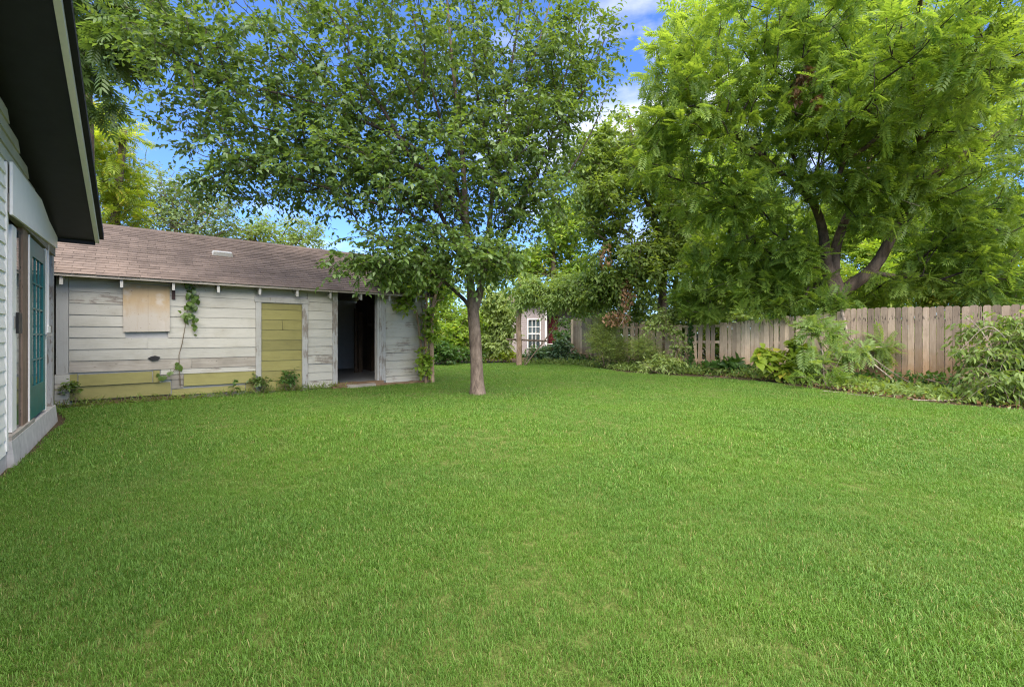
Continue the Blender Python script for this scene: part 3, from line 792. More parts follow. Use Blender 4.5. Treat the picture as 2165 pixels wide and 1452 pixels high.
# ------------------------------------------------------------------ house
def onH(px, py=None, n=0.0):
    u = (px - CX) / F; o = H0 + AX * n
    t = (o[0] - u * o[1]) / (u * BX[1] - BX[0])
    if py is None: return t
    return t, H - (py - HY) / F * (o[1] + BX[1] * t)
# local x runs along the wall away from the camera, local y points away from the yard, z up
house = thing('house', 'white sided house end with black soffit and teal glazed door', 'house', (H0[0], H0[1], 0), math.atan2(BX[1], BX[0]))
TE = 3.36; EZ = 2.70; SLOPE = .26; OVH = .46
rake = lambda t: EZ + (TE - t) * SLOPE if t > -1.7 else EZ + (TE + 1.7) * SLOPE - (-1.7 - t) * SLOPE
T0 = -6.8
td0, td1 = .36, 3.05         # opening in the wall
zh0 = 2.42
MB().poly([(t, 0.16, .0) for t in (T0, TE)] + [(TE, .16, rake(TE) - .06), (-1.7, .16, rake(-1.7) - .06), (T0, .16, rake(T0) - .06)] + [(T0, 6., 0), (TE, 6., 0), (TE, 6., rake(TE) - .06), (-1.7, 6., rake(-1.7) - .06), (T0, 6., rake(T0) - .06)],
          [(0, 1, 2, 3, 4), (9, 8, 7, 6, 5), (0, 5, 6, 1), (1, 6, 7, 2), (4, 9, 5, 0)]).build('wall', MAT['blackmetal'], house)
def hbox(t0, t1, n0, n1, z0, z1, mat, name, parent=house, **k):   # n: distance out of the wall toward the yard
    return MB().box(t0, t1, -n1, -n0, z0, z1).build(name, MAT[mat], parent, **k)
z = .118; i = 0
while z < 3.9:                          # clapboards left of the door and above the header
    z1 = z + .134
    for (a, b, mat) in (((T0, .17, 'vinyl') if z < 2.9 else (T0, TE - .03, 'vinyl_old')),):
        b2 = b
        if z > 2.9: b2 = min(b, TE - (z1 + .02 - EZ) / SLOPE)
        if b2 - a > .1:
            MB().hexa([(a, -.012, z), (b2, -.012, z), (b2, .15, z), (a, .15, z), (a, .004, z1 + .004), (b2, .004, z1 + .004), (b2, .15, z1 + .004), (a, .15, z1 + .004)]).build('clapboard', MAT[mat], house)
    z = z1
hbox(.172, .235, -.15, .016, .14, 2.92, 'vinyl', 'corner_trim')
hbox(.24, .30, -.15, .002, .30, zh0, 'white', 'door_casing')
# header panel, its upper edge cut along the rake
MB().prism([(.19, zh0), (TE - .02, zh0 + .14), (TE - .02, rake(TE) + .03), (TE - .85, rake(TE - .85) - .10), (1.9, 2.96), (.19, 2.93)], -.052, -.03).build('header_panel', MAT['white'], house)
hbox(.19, TE, -.03, .028, zh0 + .02, 2.62, 'grey_wood', 'header_beam')
# foundation and sill
MB().hexa([(T0, -.008, -.05), (.245, -.008, -.05), (.245, .14, -.05), (T0, .14, -.05), (T0, -.004, .11), (.245, -.004, .11), (.245, .14, .11), (T0, .14, .11)]).build('foundation', MAT['concrete'], house)
MB().hexa([(.25, -.06, -.05), (TE - .05, -.06, -.05), (TE - .05, .15, -.05), (.25, .15, -.05), (.25, -.035, .22), (TE - .05, -.035, .22), (TE - .05, .15, .22), (.25, .15, .22)]).build('door_step', MAT['concrete'], house)
hbox(.30, 1.6, -.1, .03, .222, .262, 'grey_wood', 'threshold')
# sliding door: dark opening, white stile, glass
hbox(.302, 1.0, -.14, -.035, .26, zh0, 'glass', 'sliding_door_glass')
st = hbox(onH(26), onH(35), -.03, .0, .27, 2.38, 'white', 'sliding_door_stile')
zc = onH(37, 685)[1]
hbox(onH(35) + .003, onH(46) - .002, -.03, -.008, .27, 2.38, 'glass', 'sliding_door_pane'); hbox(onH(33), onH(41), .002, .022, zc - .10, zc + .12, 'blackmetal', 'pull_handle', st)
hbox(onH(28), onH(32), .001, .006, zc - .05, zc + .08, 'metal', 'lock_plate', st)
hbox(onH(46), onH(57), -.12, .008, .22, zh0 + .04, 'brown_wood', 'rough_stud', label='bare reddish brown door stud')
# teal glazed door
g0, g1 = onH(58.5), onH(92); zb, zt = .27, 2.40
dr = link('glazed_door', None, None, house, label='teal glazed door with fifteen panes')
s = .17
hbox(g0, g0 + s, -.02, .018, zb, zt, 'teal', 'door_stile', dr); hbox(g1 - s, g1, -.02, .018, zb, zt, 'teal', 'door_stile', dr)
hbox(g0 + s + .001, g1 - s - .001, -.02, .017, zb, zb + .38, 'teal', 'door_rail', dr); hbox(g0 + s + .001, g1 - s - .001, -.02, .017, zt - .2, zt, 'teal', 'door_rail', dr)
a0, a1, b0, b1 = g0 + s, g1 - s, zb + .38, zt - .2
for q in range(3):
    for r_ in range(5):
        hbox(a0 + (a1 - a0) * q / 3 + .012, a0 + (a1 - a0) * (q + 1) / 3 - .012, -.004, .002, b0 + (b1 - b0) * r_ / 5 + .012, b0 + (b1 - b0) * (r_ + 1) / 5 - .012, 'glass', 'pane', dr)
for q in (1, 2): hbox(a0 + (a1 - a0) * q / 3 - .011, a0 + (a1 - a0) * q / 3 + .011, -.006, .013, b0, b1, 'teal', 'glazing_bar', dr)
for r_ in range(1, 5): hbox(a0, a1, -.005, .012, b0 + (b1 - b0) * r_ / 5 - .011, b0 + (b1 - b0) * r_ / 5 + .011, 'teal', 'glazing_bar', dr)
hbox(g0 - .03, g0 - .004, -.02, .020, zb - .02, zt + .02, 'white', 'door_edge_trim'); hbox(g1 + .004, g1 + .09, -.02, .022, zb - .02, zt + .03, 'white', 'door_edge_trim')
ta, tb = g1 + .12, TE - .02
hbox(ta + .06, ta + .12, -.10, -.03, .25, zh0 + .1, 'white', 'inner_jamb'); hbox(tb - .16, tb, -.10, .015, .0, zh0 + .12, 'paint_peel', 'end_post')
hbox(ta + .15, ta + .24, -.10, -.05, .25, zh0 + .1, 'brown_wood', 'stud')
zc = onH(96, 708)[1]; hbox(g1 - .05, g1 + .42, .024, .04, zc - .012, zc + .012, 'metal', 'latch_bar'); hbox(g1 + .10, g1 + .32, .0, .035, zc + .03, zc + .12, 'white', 'conduit_box')
hbox(g1 + .19, g1 + .23, .002, .03, zc + .12, zh0 + .1, 'white', 'conduit_pipe')
# roof with rake overhang: black soffit, white rake board, dark roofing edge
def rk(t0, t1, n0, n1, d0, d1, mat, name):
    return MB().hexa([(t0, -n1, rake(t0) + d0), (t1, -n1, rake(t1) + d0), (t1, -n0, rake(t1) + d0), (t0, -n0, rake(t0) + d0), (t0, -n1, rake(t0) + d1), (t1, -n1, rake(t1) + d1), (t1, -n0, rake(t1) + d1), (t0, -n0, rake(t0) + d1)]).build(name, MAT[mat], house)
TO = TE + .06
for (a, b) in ((T0, -1.701), (-1.7, TO)):
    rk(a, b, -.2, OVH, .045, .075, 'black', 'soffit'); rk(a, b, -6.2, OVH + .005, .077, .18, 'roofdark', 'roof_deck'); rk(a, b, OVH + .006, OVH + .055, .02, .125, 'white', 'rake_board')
    rk(a, b + (.03 if b > 0 else 0), OVH + .056, OVH + .105, .10, .20, 'roofdark', 'roof_edge')
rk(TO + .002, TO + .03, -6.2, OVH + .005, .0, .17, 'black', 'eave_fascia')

ga = H0 + BX * (TE + .1) - AX * .45; gb = S0 + BX * .35 + AX * .0; gl = float(np.linalg.norm(gb - ga))  # made-up dark screen, added so the gap beside the shed reads as shade
sg = thing('gap_shade_screen', 'added dark board screen standing in for the shade between house and shed', 'gate', (ga[0], ga[1], 0), math.atan2(gb[1] - ga[1], gb[0] - ga[0]))
for i in range(6): MB().box(gl * i / 6 + .004, gl * (i + 1) / 6 - .004, -.01 + .004 * (i % 2), .015, .03, 2.55).build('board', MAT['dark_wood'], sg)
MB().box(0, gl, .017, .05, 1.9, 2.0).build('rail', MAT['dark_wood'], sg)
# ------------------------------------------------------------------ fence
F0 = np.array((2.9, 21.0)); FD = nrm((7.7, -10.5)); FN = np.array((-FD[1], FD[0]))  # FN points out of the yard
def onF(px, py=None):
    u = (px - CX) / F; s = (F0[0] - u * F0[1]) / (u * FD[1] - FD[0])
    if py is None: return s
    return s, H - (py - HY) / F * (F0[1] + FD[1] * s)
FANG = math.atan2(FD[1], FD[0])
def fence(name, label, px0, px1, width, topf, mat, gap=.006, missing=(), lean=.01, dog=False, rails=True, post=None):
    s0, s1 = onF(px0), onF(px1)
    org = F0 + FD * s0
    f = thing(name, label, 'fence', (org[0], org[1], 0), FANG)
    x = 0.0; Lf = s1 - s0; k = 0; rr = random.Random(int(px0))
    while x < Lf - .02:
        w = min(width * rr.uniform(.84, 1.10), Lf - x); u = (x + w / 2) / Lf
        zt = topf(u) + rr.uniform(-.018, .018) * (1 if dog else 2.2)
        x0, x1 = x, x + w - gap * rr.uniform(.4, 1.6); ln = rr.gauss(0, lean)
        if k not in missing:
            th = .018; y0 = rr.uniform(-.004, .004)
            if dog: pr = [(x0, .03), (x1, .03), (x1 + ln, zt - .03), (x1 - .028 + ln, zt), (x0 + .028 + ln, zt), (x0 + ln, zt - .03)]
            else: pr = [(x0, .03), (x1, .03), (x1 + ln, zt - rr.uniform(0, .015)), (x0 + (x1 - x0) * .5 + ln, zt + rr.uniform(-.006, .012)), (x0 + ln, zt - rr.uniform(0, .02))]
            MB().prism(pr, y0, y0 + th).build('picket', MAT[mat], f)
        x += w; k += 1
    if rails:
        for zr in (.35, 1.0, 1.55):
            MB().box(-.02, Lf + .02, .030, .07, zr, zr + .085).build('rail', MAT[mat], f)
    n = max(1, int(round(Lf / 2.4)))
    for i in range(n + 1):
        MB().box(i * Lf / n - .045, i * Lf / n + .045, .072, .16, -.05, 1.7).build('post', MAT[mat], f)
    return f
fence('picket_fence', 'far weathered plank fence panel with grey paint smears beside the feathery weed', 1207, 1300, .15, lambda u: 2.06 - .02 * u, 'fence_old', .008, lean=.006)
fence('picket_fence', 'broken old picket fence with gaps and leaning pickets', 1301, 1492, .17, lambda u: (1.78 if u < .35 else 1.66 - .05 * math.sin(u * 9)), 'fence_old', .02, (1, 4, 14, 19, 24), .045)
fence('picket_fence', 'plain tan plank fence overhung by tree leaves behind the lime plant', 1493, 1785, .155, lambda u: 1.66 + .26 * u, 'fence_old', .014, (2,), .016)
fence('picket_fence', 'tall grey dog eared plank fence with light showing between the planks', 1786, 2078, .142, lambda u: 2.01 - .07 * u, 'fence', .012, (), .003, True)
fence('picket_fence', 'dark end of plank fence behind the shrub heap', 2079, 2240, .142, lambda u: 1.93, 'fence', .010, (), .003, True)

# ------------------------------------------------------------------ neighbour's house beyond the yard
NY = 27.0
nx = lambda px, Y=NY: (px - CX) / F * Y
nz = lambda py, Y=NY: H - (py - HY) / F * Y
nh = thing('neighbour_house', 'pale pinkish clapboard house with white sash window and maroon door beyond the yard', 'house', (nx(1090), NY, 0))
ox = nx(1090); xr = nx(1152) - ox; xl = -1.3
pinkish = m_plain('pink_white_clapboard', (.38, .32, .30), .7, .2)
wx0, wx1 = nx(1117) - ox, nx(1141) - ox; wz0, wz1 = nz(735), nz(676)
m = MB(); z = 0.1
while z < 3.1:
    for (a, b) in ([(xl, xr)] if z + .11 < wz0 or z > wz1 else [(xl, wx0), (wx1, xr)]):
        m.hexa([(a, -.03, z), (b, -.03, z), (b, .05, z), (a, .05, z), (a, -.008, z + .115), (b, -.008, z + .115), (b, .05, z + .115), (a, .05, z + .115)])
    z += .113
m.build('clapboards', pinkish, nh, kind='stuff')
MB().poly([(xl, .05, 0), (xr, .05, 0), (xr, 6, 0), (xl, 6, 0), (xl, .05, 3.1), (xr, .05, 3.1), (xr, 6, 3.1), (xl, 6, 3.1)], [(2, 3, 7, 6), (1, 2, 6, 5), (3, 0, 4, 7), (4, 5, 6, 7)]).build('wall', pinkish, nh)
MB().box(xr, xr + .12, -.05, .12, 0, 3.1).build('corner_board', MAT['white'], nh)
win = link('window', None, None, nh)
def nb(x0, x1, y0, y1, z0, z1, mat, name, par): return MB().box(x0, x1, y0, y1, z0, z1).build(name, MAT[mat], par)
for a, b, c, d in ((wx0 - .07, wx0, wz0 - .05, wz1 + .08), (wx1, wx1 + .07, wz0 - .05, wz1 + .08), (wx0, wx1, wz0 - .08, wz0), (wx0, wx1, wz1, wz1 + .08)): nb(a, b, -.07, .02, c, d, 'white', 'frame', win)
zm = (wz0 + wz1) / 2
for r_ in range(4):
    for q in range(3):
        a = wx0 + (wx1 - wx0) * q / 3; b = wx0 + (wx1 - wx0) * (q + 1) / 3; c = wz0 + (wz1 - wz0) * r_ / 4; d = wz0 + (wz1 - wz0) * (r_ + 1) / 4
        nb(a + .018, b - .018, .02, .03, c + .018, d - .018, 'glass', 'pane', win)
for q in (1, 2): nb(wx0 + (wx1 - wx0) * q / 3 - .018, wx0 + (wx1 - wx0) * q / 3 + .018, -.01, .035, wz0, wz1, 'white', 'glazing_bar', win)
for q in (1, 3): nb(wx0, wx1, -.011, .036, wz0 + (wz1 - wz0) * q / 4 - .018, wz0 + (wz1 - wz0) * q / 4 + .018, 'white', 'glazing_bar', win)
nb(wx0, wx1, -.03, .037, zm - .04, zm + .04, 'white', 'meeting_rail', win)
MB().poly([(xr, 1.2, 0), (xr + 3.5, 1.2, 0), (xr + 3.5, 1.2, 3.1), (xr, 1.2, 3.1), (xr, 6, 0), (xr + 3.5, 6, 0), (xr + 3.5, 6, 3.1), (xr, 6, 3.1)], [(0, 1, 2, 3), (1, 5, 6, 2), (5, 4, 7, 6)]).build('recess_wall', pinkish, nh)
nb(nx(1163) - ox, nx(1184) - ox, 1.10, 1.198, .3, 2.45, 'maroon', 'door', nh)
MB().prism([(xl - .3, 3.08), (xr + 3.8, 3.08), (xr + 3.8, 3.22), (xl - .3, 3.22)], -.4, 6.4).build('eave', MAT['roofdark'], nh)
MB().poly([(xl - .3, -.4, 3.22), (xr + 3.8, -.4, 3.22), (xr + 3.8, 3, 4.0), (xl - .3, 3, 4.0), (xl - .3, 6.4, 3.22), (xr + 3.8, 6.4, 3.22)], [(0, 1, 2, 3), (3, 2, 5, 4), (0, 3, 4), (1, 5, 2)]).build('roof', MAT['shingle'], nh)
# chain link gate
gx, gy = nx(1153, 24.5), 24.5; gw = nx(1180, 24.5) - gx; gh = nz(727, 24.5)
gate = thing('chain_link_gate', 'small chain link gate in front of the maroon door', 'gate', (gx, gy, 0))
MB().tube([(0, 0, 0), (0, 0, gh), (gw, 0, gh), (gw, 0, 0)], .022, 6).build('gate_frame', MAT['metal'], gate)
m = MB()
for i in range(-8, 9):
    for sg in (1, -1):
        a = np.array((i * .11, 0, 0.0)); b = a + np.array((sg * gh, 0, gh)) ; P = [a + (b - a) * t for t in np.linspace(0, 1, 15)]
        P = [p for p in P if 0 <= p[0] <= gw]
        if len(P) > 1: m.tube([P[0], P[-1]], .006, 3)
m.build('wire_mesh', MAT['metal'], gate, kind='stuff')

# ------------------------------------------------------------------ trees
T8 = leaf_tpl(.52, .14, .02, .16); T8b = leaf_tpl(.80, .10, .03, .2, (.28, .62), (1.0, .8)); T4 = leaf4_tpl(.5); T4n = leaf4_tpl(.30); T2 = leaf2_tpl(.5); TN = leaf4_tpl(.075, .05, .2); TL = leaf_tpl(.36, .12, .03, .25)
FR = frond_tpl(7, .30, .34, .26); FRL = frond_tpl(7, .30, .36, .26, leaf2_tpl(.36)); T4c = leaf4_tpl(.56, .14, .16); FR2 = frond_tpl(5, .34, .34, .22, leaf2_tpl(.34), rachis=False); FRN = frond_tpl(6, .42, .26, .35, leaf_tpl(.27, .12, .02, .2))
def A3(*s): return [at(*q) for q in s]
cb = gnd(1010, 834)
tree('shade_tree', 'young broadleaf tree with pale grey forked trunk standing in the lawn', cb,
     [([cb - (0, 0, .05), at(1008, 780, 9.72), at(1005, 720, 9.72), at(1002, 680, 9.7), at(999, 640, 9.7)], .136, .12),
      (A3((999, 640, 9.7), (991, 560, 9.6), (985, 450, 9.5), (975, 300, 9.4), (955, 120, 9.3), (940, -80, 9.3)), .095, .015),
      (A3((1003, 660, 9.72), (1018, 600, 9.75), (1030, 520, 9.85), (1045, 380, 10.0), (1075, 180, 10.2), (1110, -40, 10.3)), .095, .015),
      (A3((998, 650, 9.68), (965, 618, 9.5), (920, 580, 9.3), (850, 525, 9.1), (760, 480, 8.9)), .05, .012),
      (A3((990, 570, 9.6), (930, 450, 9.3), (850, 300, 8.9), (760, 150, 8.6), (690, 20, 8.5)), .058, .014),
      (A3((1024, 570, 9.8), (1085, 460, 9.8), (1160, 320, 9.7), (1230, 200, 9.7), (1280, 80, 9.7)), .06, .012),
      (A3((986, 480, 9.5), (900, 330, 8.9), (700, 230, 8.6), (520, 180, 8.4), (400, 130, 8.3)), .04, .01),
      (A3((985, 470, 9.5), (930, 250, 9.2), (880, 60, 9.1), (840, -120, 9.1)), .032, .008), (A3((960, 420, 9.3), (800, 270, 8.9), (640, 130, 8.7), (520, 10, 8.6)), .032, .008),
      (A3((930, 450, 9.3), (780, 360, 9.0), (620, 290, 8.8), (470, 250, 8.6)), .030, .008), (A3((1045, 380, 10), (1010, 200, 9.8), (1000, 20, 9.8), (1005, -150, 9.8)), .030, .008),
      (A3((1060, 300, 10.1), (1130, 120, 10), (1180, -60, 10)), .028, .008), (A3((1085, 460, 9.8), (1190, 380, 9.6), (1250, 280, 9.5), (1285, 190, 9.5)), .028, .007),
      (A3((990, 560, 9.6), (900, 470, 9.0), (760, 420, 8.7), (600, 370, 8.5), (430, 330, 8.4)), .032, .008), (A3((1160, 320, 9.7), (1190, 180, 9.6), (1240, 20, 9.5)), .024, .007)],
     [(at(620, 170, 8.8), (1.9, 1.7, 1.5), 143), (at(450, 190, 8.6), (1.4, 1.4, 1.35), 111), (at(860, 130, 9.3), (2.1, 2.2, 1.8), 195), (at(1080, 150, 9.9), (1.8, 2, 1.8), 170),
      (at(1215, 140, 9.8), (.95, 1.3, 1.3), 78), (at(960, 380, 9.3), (1.9, 1.8, 1.1), 195), (at(760, 390, 9.0), (1.6, 1.5, .8), 123), (at(570, 360, 8.8), (1.2, 1.2, .65), 71),
      (at(1110, 410, 9.6), (1.0, 1.4, 1.0), 85), (at(880, 530, 8.8), (1.4, 1.1, .5), 85), (at(1020, 545, 8.7), (.9, .9, .5), 67), (at(770, 565, 8.5), (.7, .5, .28), 24),
      (at(700, -150, 9), (3, 2.5, 1.5), 143), (at(1040, -180, 9.8), (2.8, 2.5, 1.5), 130), (at(370, 70, 8.4), (.9, 1.1, 1.2), 46), (at(700, 300, 8.9), (1.8, 1.5, 1.0), 91), (at(1000, 250, 9.6), (2.2, 1.8, 1.2), 118), (at(1150, 300, 9.7), (1.0, 1.3, 1.0), 59), (at(450, 400, 8.6), (.7, .7, .4), 18)],
     LEAF['mid'], T8, .120, seed=11, r0=.0036, p=.41, k=2, tpl2=T4c, nl=8, tl=.46, bark2='branch', nparts=300, bf=.18, seg=.3, flare=.42, thick=.075, droop=.4, rmax=.08)
wb = np.array((9.95, 14.0, 0))
tree('walnut_tree', 'big spreading tree with feathery compound leaves and thick limbs behind the fence', wb,
     [([wb, at(1765, 690, 14), at(1764, 640, 14), at(1760, 605, 14)], .38, .30),
      (A3((1757, 615, 13.9), (1746, 545, 13.8), (1738, 480, 13.6), (1716, 425, 13.4), (1673, 386, 13.1), (1600, 320, 12.6), (1490, 230, 12.2)), .165, .03),
      (A3((1762, 600, 14), (1768, 520, 14.2), (1800, 436, 14.3), (1827, 373, 14.3), (1873, 250, 14.3), (1860, 90, 14)), .165, .04),
      (A3((1768, 625, 14), (1845, 568, 13.8), (1885, 500, 13.6), (1915, 440, 13.4), (1950, 320, 12.6), (2030, 130, 11)), .20, .05),
      (A3((1915, 440, 13.4), (1982, 364, 13), (2068, 314, 12.4), (2165, 250, 11.6), (2330, 130, 10.5)), .17, .06),
      (A3((1827, 373, 14.3), (1760, 250, 13.4), (1680, 100, 12.6), (1640, -60, 12)), .10, .03),
      (A3((1950, 320, 12.6), (1930, 180, 10.5), (1940, 60, 9), (1950, -40, 8)), .09, .03)],
     [(at(1500, 240, 12.4), (1.3, 1.6, 1.9), 110), (at(1600, 110, 12), (1.8, 2, 1.5), 120), (at(1740, 90, 11.4), (1.8, 2, 1.5), 120), (at(1940, 130, 9), (1.6, 1.7, 1.2), 110),
      (at(2120, 90, 8.6), (1.3, 1.7, 1.3), 80), (at(1740, 310, 12.9), (1.9, 1.6, 1.0), 110), (at(1900, 320, 12.9), (1.5, 1.6, .9), 80), (at(2080, 300, 12), (1.6, 1.8, 1.4), 100),
      (at(1590, 410, 12.9), (1.4, 1.4, .9), 80), (at(1535, 560, 15.2), (1.8, 1.1, 1.3), 150), (at(1655, 595, 14.0), (1.5, .8, .8), 115), (at(1480, 630, 15.9), (1.1, .6, .5), 45), (at(1720, 500, 15), (1.6, 1, 1.2), 70), (at(1930, 410, 12.6), (1.4, .9, .45), 60), (at(2000, 560, 13.4), (1.6, .9, .8), 80), (at(2110, 600, 12.4), (1.0, .9, .6), 50), (at(1860, 610, 15.2), (1.5, .7, .6), 60), (at(1380, 330, 13.2), (.9, 1.3, 1.0), 50), (at(1420, 240, 12.8), (.9, 1.3, 1.2), 60),
      (at(2110, 500, 12.5), (1.3, 1.4, 1.3), 100), (at(1990, 470, 13.5), (1.3, 1.2, .8), 60), (at(1430, 130, 12.6), (1.0, 1.5, 1.5), 60), (at(1800, -100, 10.5), (3.5, 3, 1.3), 90), (at(1480, 420, 13.5), (1.0, 1.4, 1.0), 45), (at(1830, 200, 12), (2.2, 1.8, 1.2), 120), (at(2000, 220, 11), (1.8, 1.8, 1.2), 90), (at(1660, 250, 12.2), (1.6, 1.6, 1.2), 80), (at(1800, 390, 12.3), (1.8, .8, .6), 90), (at(1850, 470, 12.6), (1.2, .5, .35), 22), (at(1700, 540, 13), (.7, .5, .5), 30), (at(1620, 510, 14), (1.3, .9, .7), 50), (at(1750, 640, 13.0), (.9, .5, .35), 30), (at(1630, 650, 13.8), (1.0, .35, .25), 18), (at(1500, 660, 15.3), (.9, .35, .25), 14), (at(1910, 590, 13.2), (.9, .6, .35), 10)],
     LEAF['walnut'], FR, .44, kind='pinnate', seed=21, r0=.0055, p=.42, k=5, tpl2=FRL, bark='bark_walnut', bark2='branch', nparts=300, bf=.2, seg=.4, droop=.30, spread=.8, rmax=.2)
vb = np.array((6.2, 18.6, 0))
tree('overgrown_tree', 'vine hung tree with olive leaves between the lawn tree and the big walnut', vb,
     [([vb, at(1400, 650, 18.6), at(1402, 560, 18.5), at(1385, 470, 18.3), at(1350, 380, 18), at(1330, 250, 17.8)], .20, .05),
      (A3((1402, 560, 18.5), (1440, 460, 18.2), (1450, 360, 18)), .10, .04), (A3((1400, 600, 18.5), (1330, 540, 17.6), (1270, 500, 17.2)), .09, .03)],
     [(at(1330, 320, 17.8), (1.6, 2, 1.7), 120), (at(1270, 430, 17.6), (1.4, 1.6, 1.5), 110), (at(1350, 560, 17.4), (2.0, 1.3, 1.2), 150), (at(1430, 500, 18), (1.3, 1.5, 1.5), 90), (at(1240, 330, 17.8), (.9, 1.2, 1.2), 40), (at(1400, 400, 18), (1.5, 1.8, 1.4), 90), (at(1270, 610, 18.2), (1.2, .9, .6), 50)],
     LEAF['olive'], T4, .20, seed=31, r0=.006, k=4, nl=6, tl=.55, bark='bark_dark', nparts=120, droop=.5)
ab = np.array((-12.6, 14.2, 0))
tree('ash_tree', 'yellow green ash tree with drooping leaf sprays behind the house roof', ab,
     [([ab, (-12.5, 14.2, 2.5), (-12.3, 14.1, 5), (-11.8, 13.8, 7.5)], .2, .08)],
     [(at(222, 330, 14), (1.0, 1.5, 1.6), 90), (at(240, 430, 14), (1.0, 1.2, .9), 60), (at(170, 250, 14), (1.5, 1.5, 1.8), 60), (at(200, 300, 13), (.8, 1, 1.2), 40)],
     LEAF['yellowg'], FRN, .40, tpl2=frond_tpl(6, .42, .28, .35), kind='pinnate', seed=41, r0=.006, k=5, bark='bark_dark', nparts=120, droop=.45)
ob_ = np.array((-11.3, 12.0, 0))
tree('pecan_tree', 'dark green drooping sprays of a tree reaching over the house roof', ob_,
     [([ob_, (-11.2, 12, 3), (-10.8, 11.6, 6.0), (-9.9, 10.6, 8.2), (-8.6, 9.6, 8.6)], .16, .04)],
     [(at(190, 50, 9.4), (.8, .8, .9), 46), (at(255, 100, 8.8), (.5, .7, .55), 24), (at(190, 170, 9.8), (.5, .7, .7), 30), (at(310, 50, 8.8), (.6, .8, .6), 22), (at(250, -60, 9), (1.4, 1.2, .7), 50)],
     LEAF['mid'], FRN, .40, tpl2=frond_tpl(6, .42, .28, .35), kind='pinnate', seed=42, r0=.005, k=5, bark='bark_dark', nparts=120, droop=.5)
def far_tree(label, px, Y, blobs, leaf, seed, size=.2, k=3, nl=5, tl=.7, name='background_tree', bark='bark_dark', tpl=T2, trunk_r=.2, kind='simple', nparts=0):
    c = np.mean([at(*b[0]) for b in blobs], 0); top = max(at(*b[0])[2] for b in blobs)
    b0 = np.array(((px - CX) / F * Y, Y, 0))
    tree(name, label, b0, [([b0, b0 + (c - b0) * (.1, .1, .4), b0 * (.4, .4, 0) + c * (.6, .6, .8), (c[0], c[1], top)], trunk_r, .05)],
         [(at(*q), r_, n) for q, r_, n in blobs], leaf, tpl, size, kind=kind, seed=seed, k=k, nl=nl, tl=tl, bark=bark, seg=.6, r0=.012, nparts=nparts, group='trees beyond the yard')
far_tree('grey green round crowned tree rising behind the shed roof', 390, 26, [((340, 420, 26), (1.9, 2, 2.1), 90), ((420, 450, 26), (2.3, 2, 1.9), 110), ((330, 480, 25), (2.2, 2, 1.2), 60)], LEAF['greyg'], 51, .22)
far_tree('low dark green tree showing above the shed ridge near its middle', 560, 29, [((540, 500, 29), (2.4, 2, 1.3), 90), ((630, 505, 29), (2.0, 2, 1.3), 80), ((480, 510, 29), (1.8, 2, .9), 45)], LEAF['olive'], 52, .22)
far_tree('hazy olive tree far behind the lawn tree, left of its trunk', 800, 32, [((740, 590, 32), (2.6, 2, 1.4), 80), ((850, 590, 32), (2.6, 2, 1.6), 90), ((930, 600, 31), (2.0, 2, 1.4), 60)], LEAF['olive'], 53, .3)
far_tree('lime green tree with slim trunks above the neighbour house', 1170, 30, [((1200, 480, 31), (2.0, 2, 2.2), 130), ((1120, 560, 32), (2.2, 2, 1.4), 90), ((1230, 580, 31), (2, 2, 1.4), 100), ((1270, 380, 31), (2.0, 2, 2.0), 90), ((1040, 560, 33), (2.2, 2, 1.3), 70)], LEAF['lime'], 54, .34, k=4)
far_tree('dark green tree with a black trunk at the far right edge', 2145, 17.5, [((2150, 420, 17.5), (2.0, 2, 1.8), 110), ((2060, 480, 18.5), (1.5, 2, 1.3), 70), ((2230, 520, 17), (1.5, 2, 2), 70), ((2120, 600, 17), (1.3, 1.2, .8), 50)], LEAF['deep'], 55, .19, bark='bark_dark', tpl=T4, nparts=60)
far_tree('fresh green tree filling the gap above the dog eared fence', 1960, 21, [((1950, 560, 20), (2.2, 2, 1.4), 110), ((1860, 600, 20), (2.0, 1.6, 1.1), 80), ((2040, 600, 20), (1.9, 1.6, 1.0), 80), ((1960, 430, 22), (2.6, 2, 1.8), 120), ((2060, 500, 21), (2, 2, 1.6), 100), ((1880, 500, 21), (1.8, 2, 1.4), 90)], LEAF['lime'], 56, .75, k=8, kind='pinnate', tpl=FR2)
far_tree('mid green tree behind the big walnut trunk', 1640, 22, [((1560, 500, 22), (2.6, 2, 2.2), 170), ((1650, 600, 21), (2.4, 2, 1.5), 150), ((1760, 480, 23), (2.8, 2, 2.0), 150), ((1460, 430, 22), (2.0, 2, 2.2), 120), ((1850, 440, 23), (2.4, 2, 1.8), 110), ((1500, 620, 20), (1.8, 1.5, 1.1), 80)], LEAF['walnut'], 57, .75, k=8, kind='pinnate', tpl=FR2)
far_tree('tall bright tree crown against the sky behind the walnut', 1560, 26, [((1480, 80, 24), (2.4, 2.5, 2.6), 90), ((1580, 250, 25), (2.6, 2.5, 2.5), 100), ((1430, 330, 25), (1.8, 2, 1.8), 80), ((1560, 380, 25), (2.6, 2.5, 2.0), 120)], LEAF['lime'], 58, .75, k=7, kind='pinnate', tpl=FR2)

far_tree('tall green crown filling the sky behind the walnut limbs', 1850, 25, [((1800, 250, 24), (3.2, 2.5, 2.6), 150), ((1980, 300, 24), (3.0, 2.5, 2.6), 150), ((1750, 60, 24), (3.0, 2.5, 2.4), 110), ((2120, 180, 23), (3.0, 2.5, 3.2), 150), ((1920, 60, 23), (3, 2.5, 2.2), 110)], LEAF['walnut'], 59, .75, k=7, kind='pinnate', tpl=FR2)
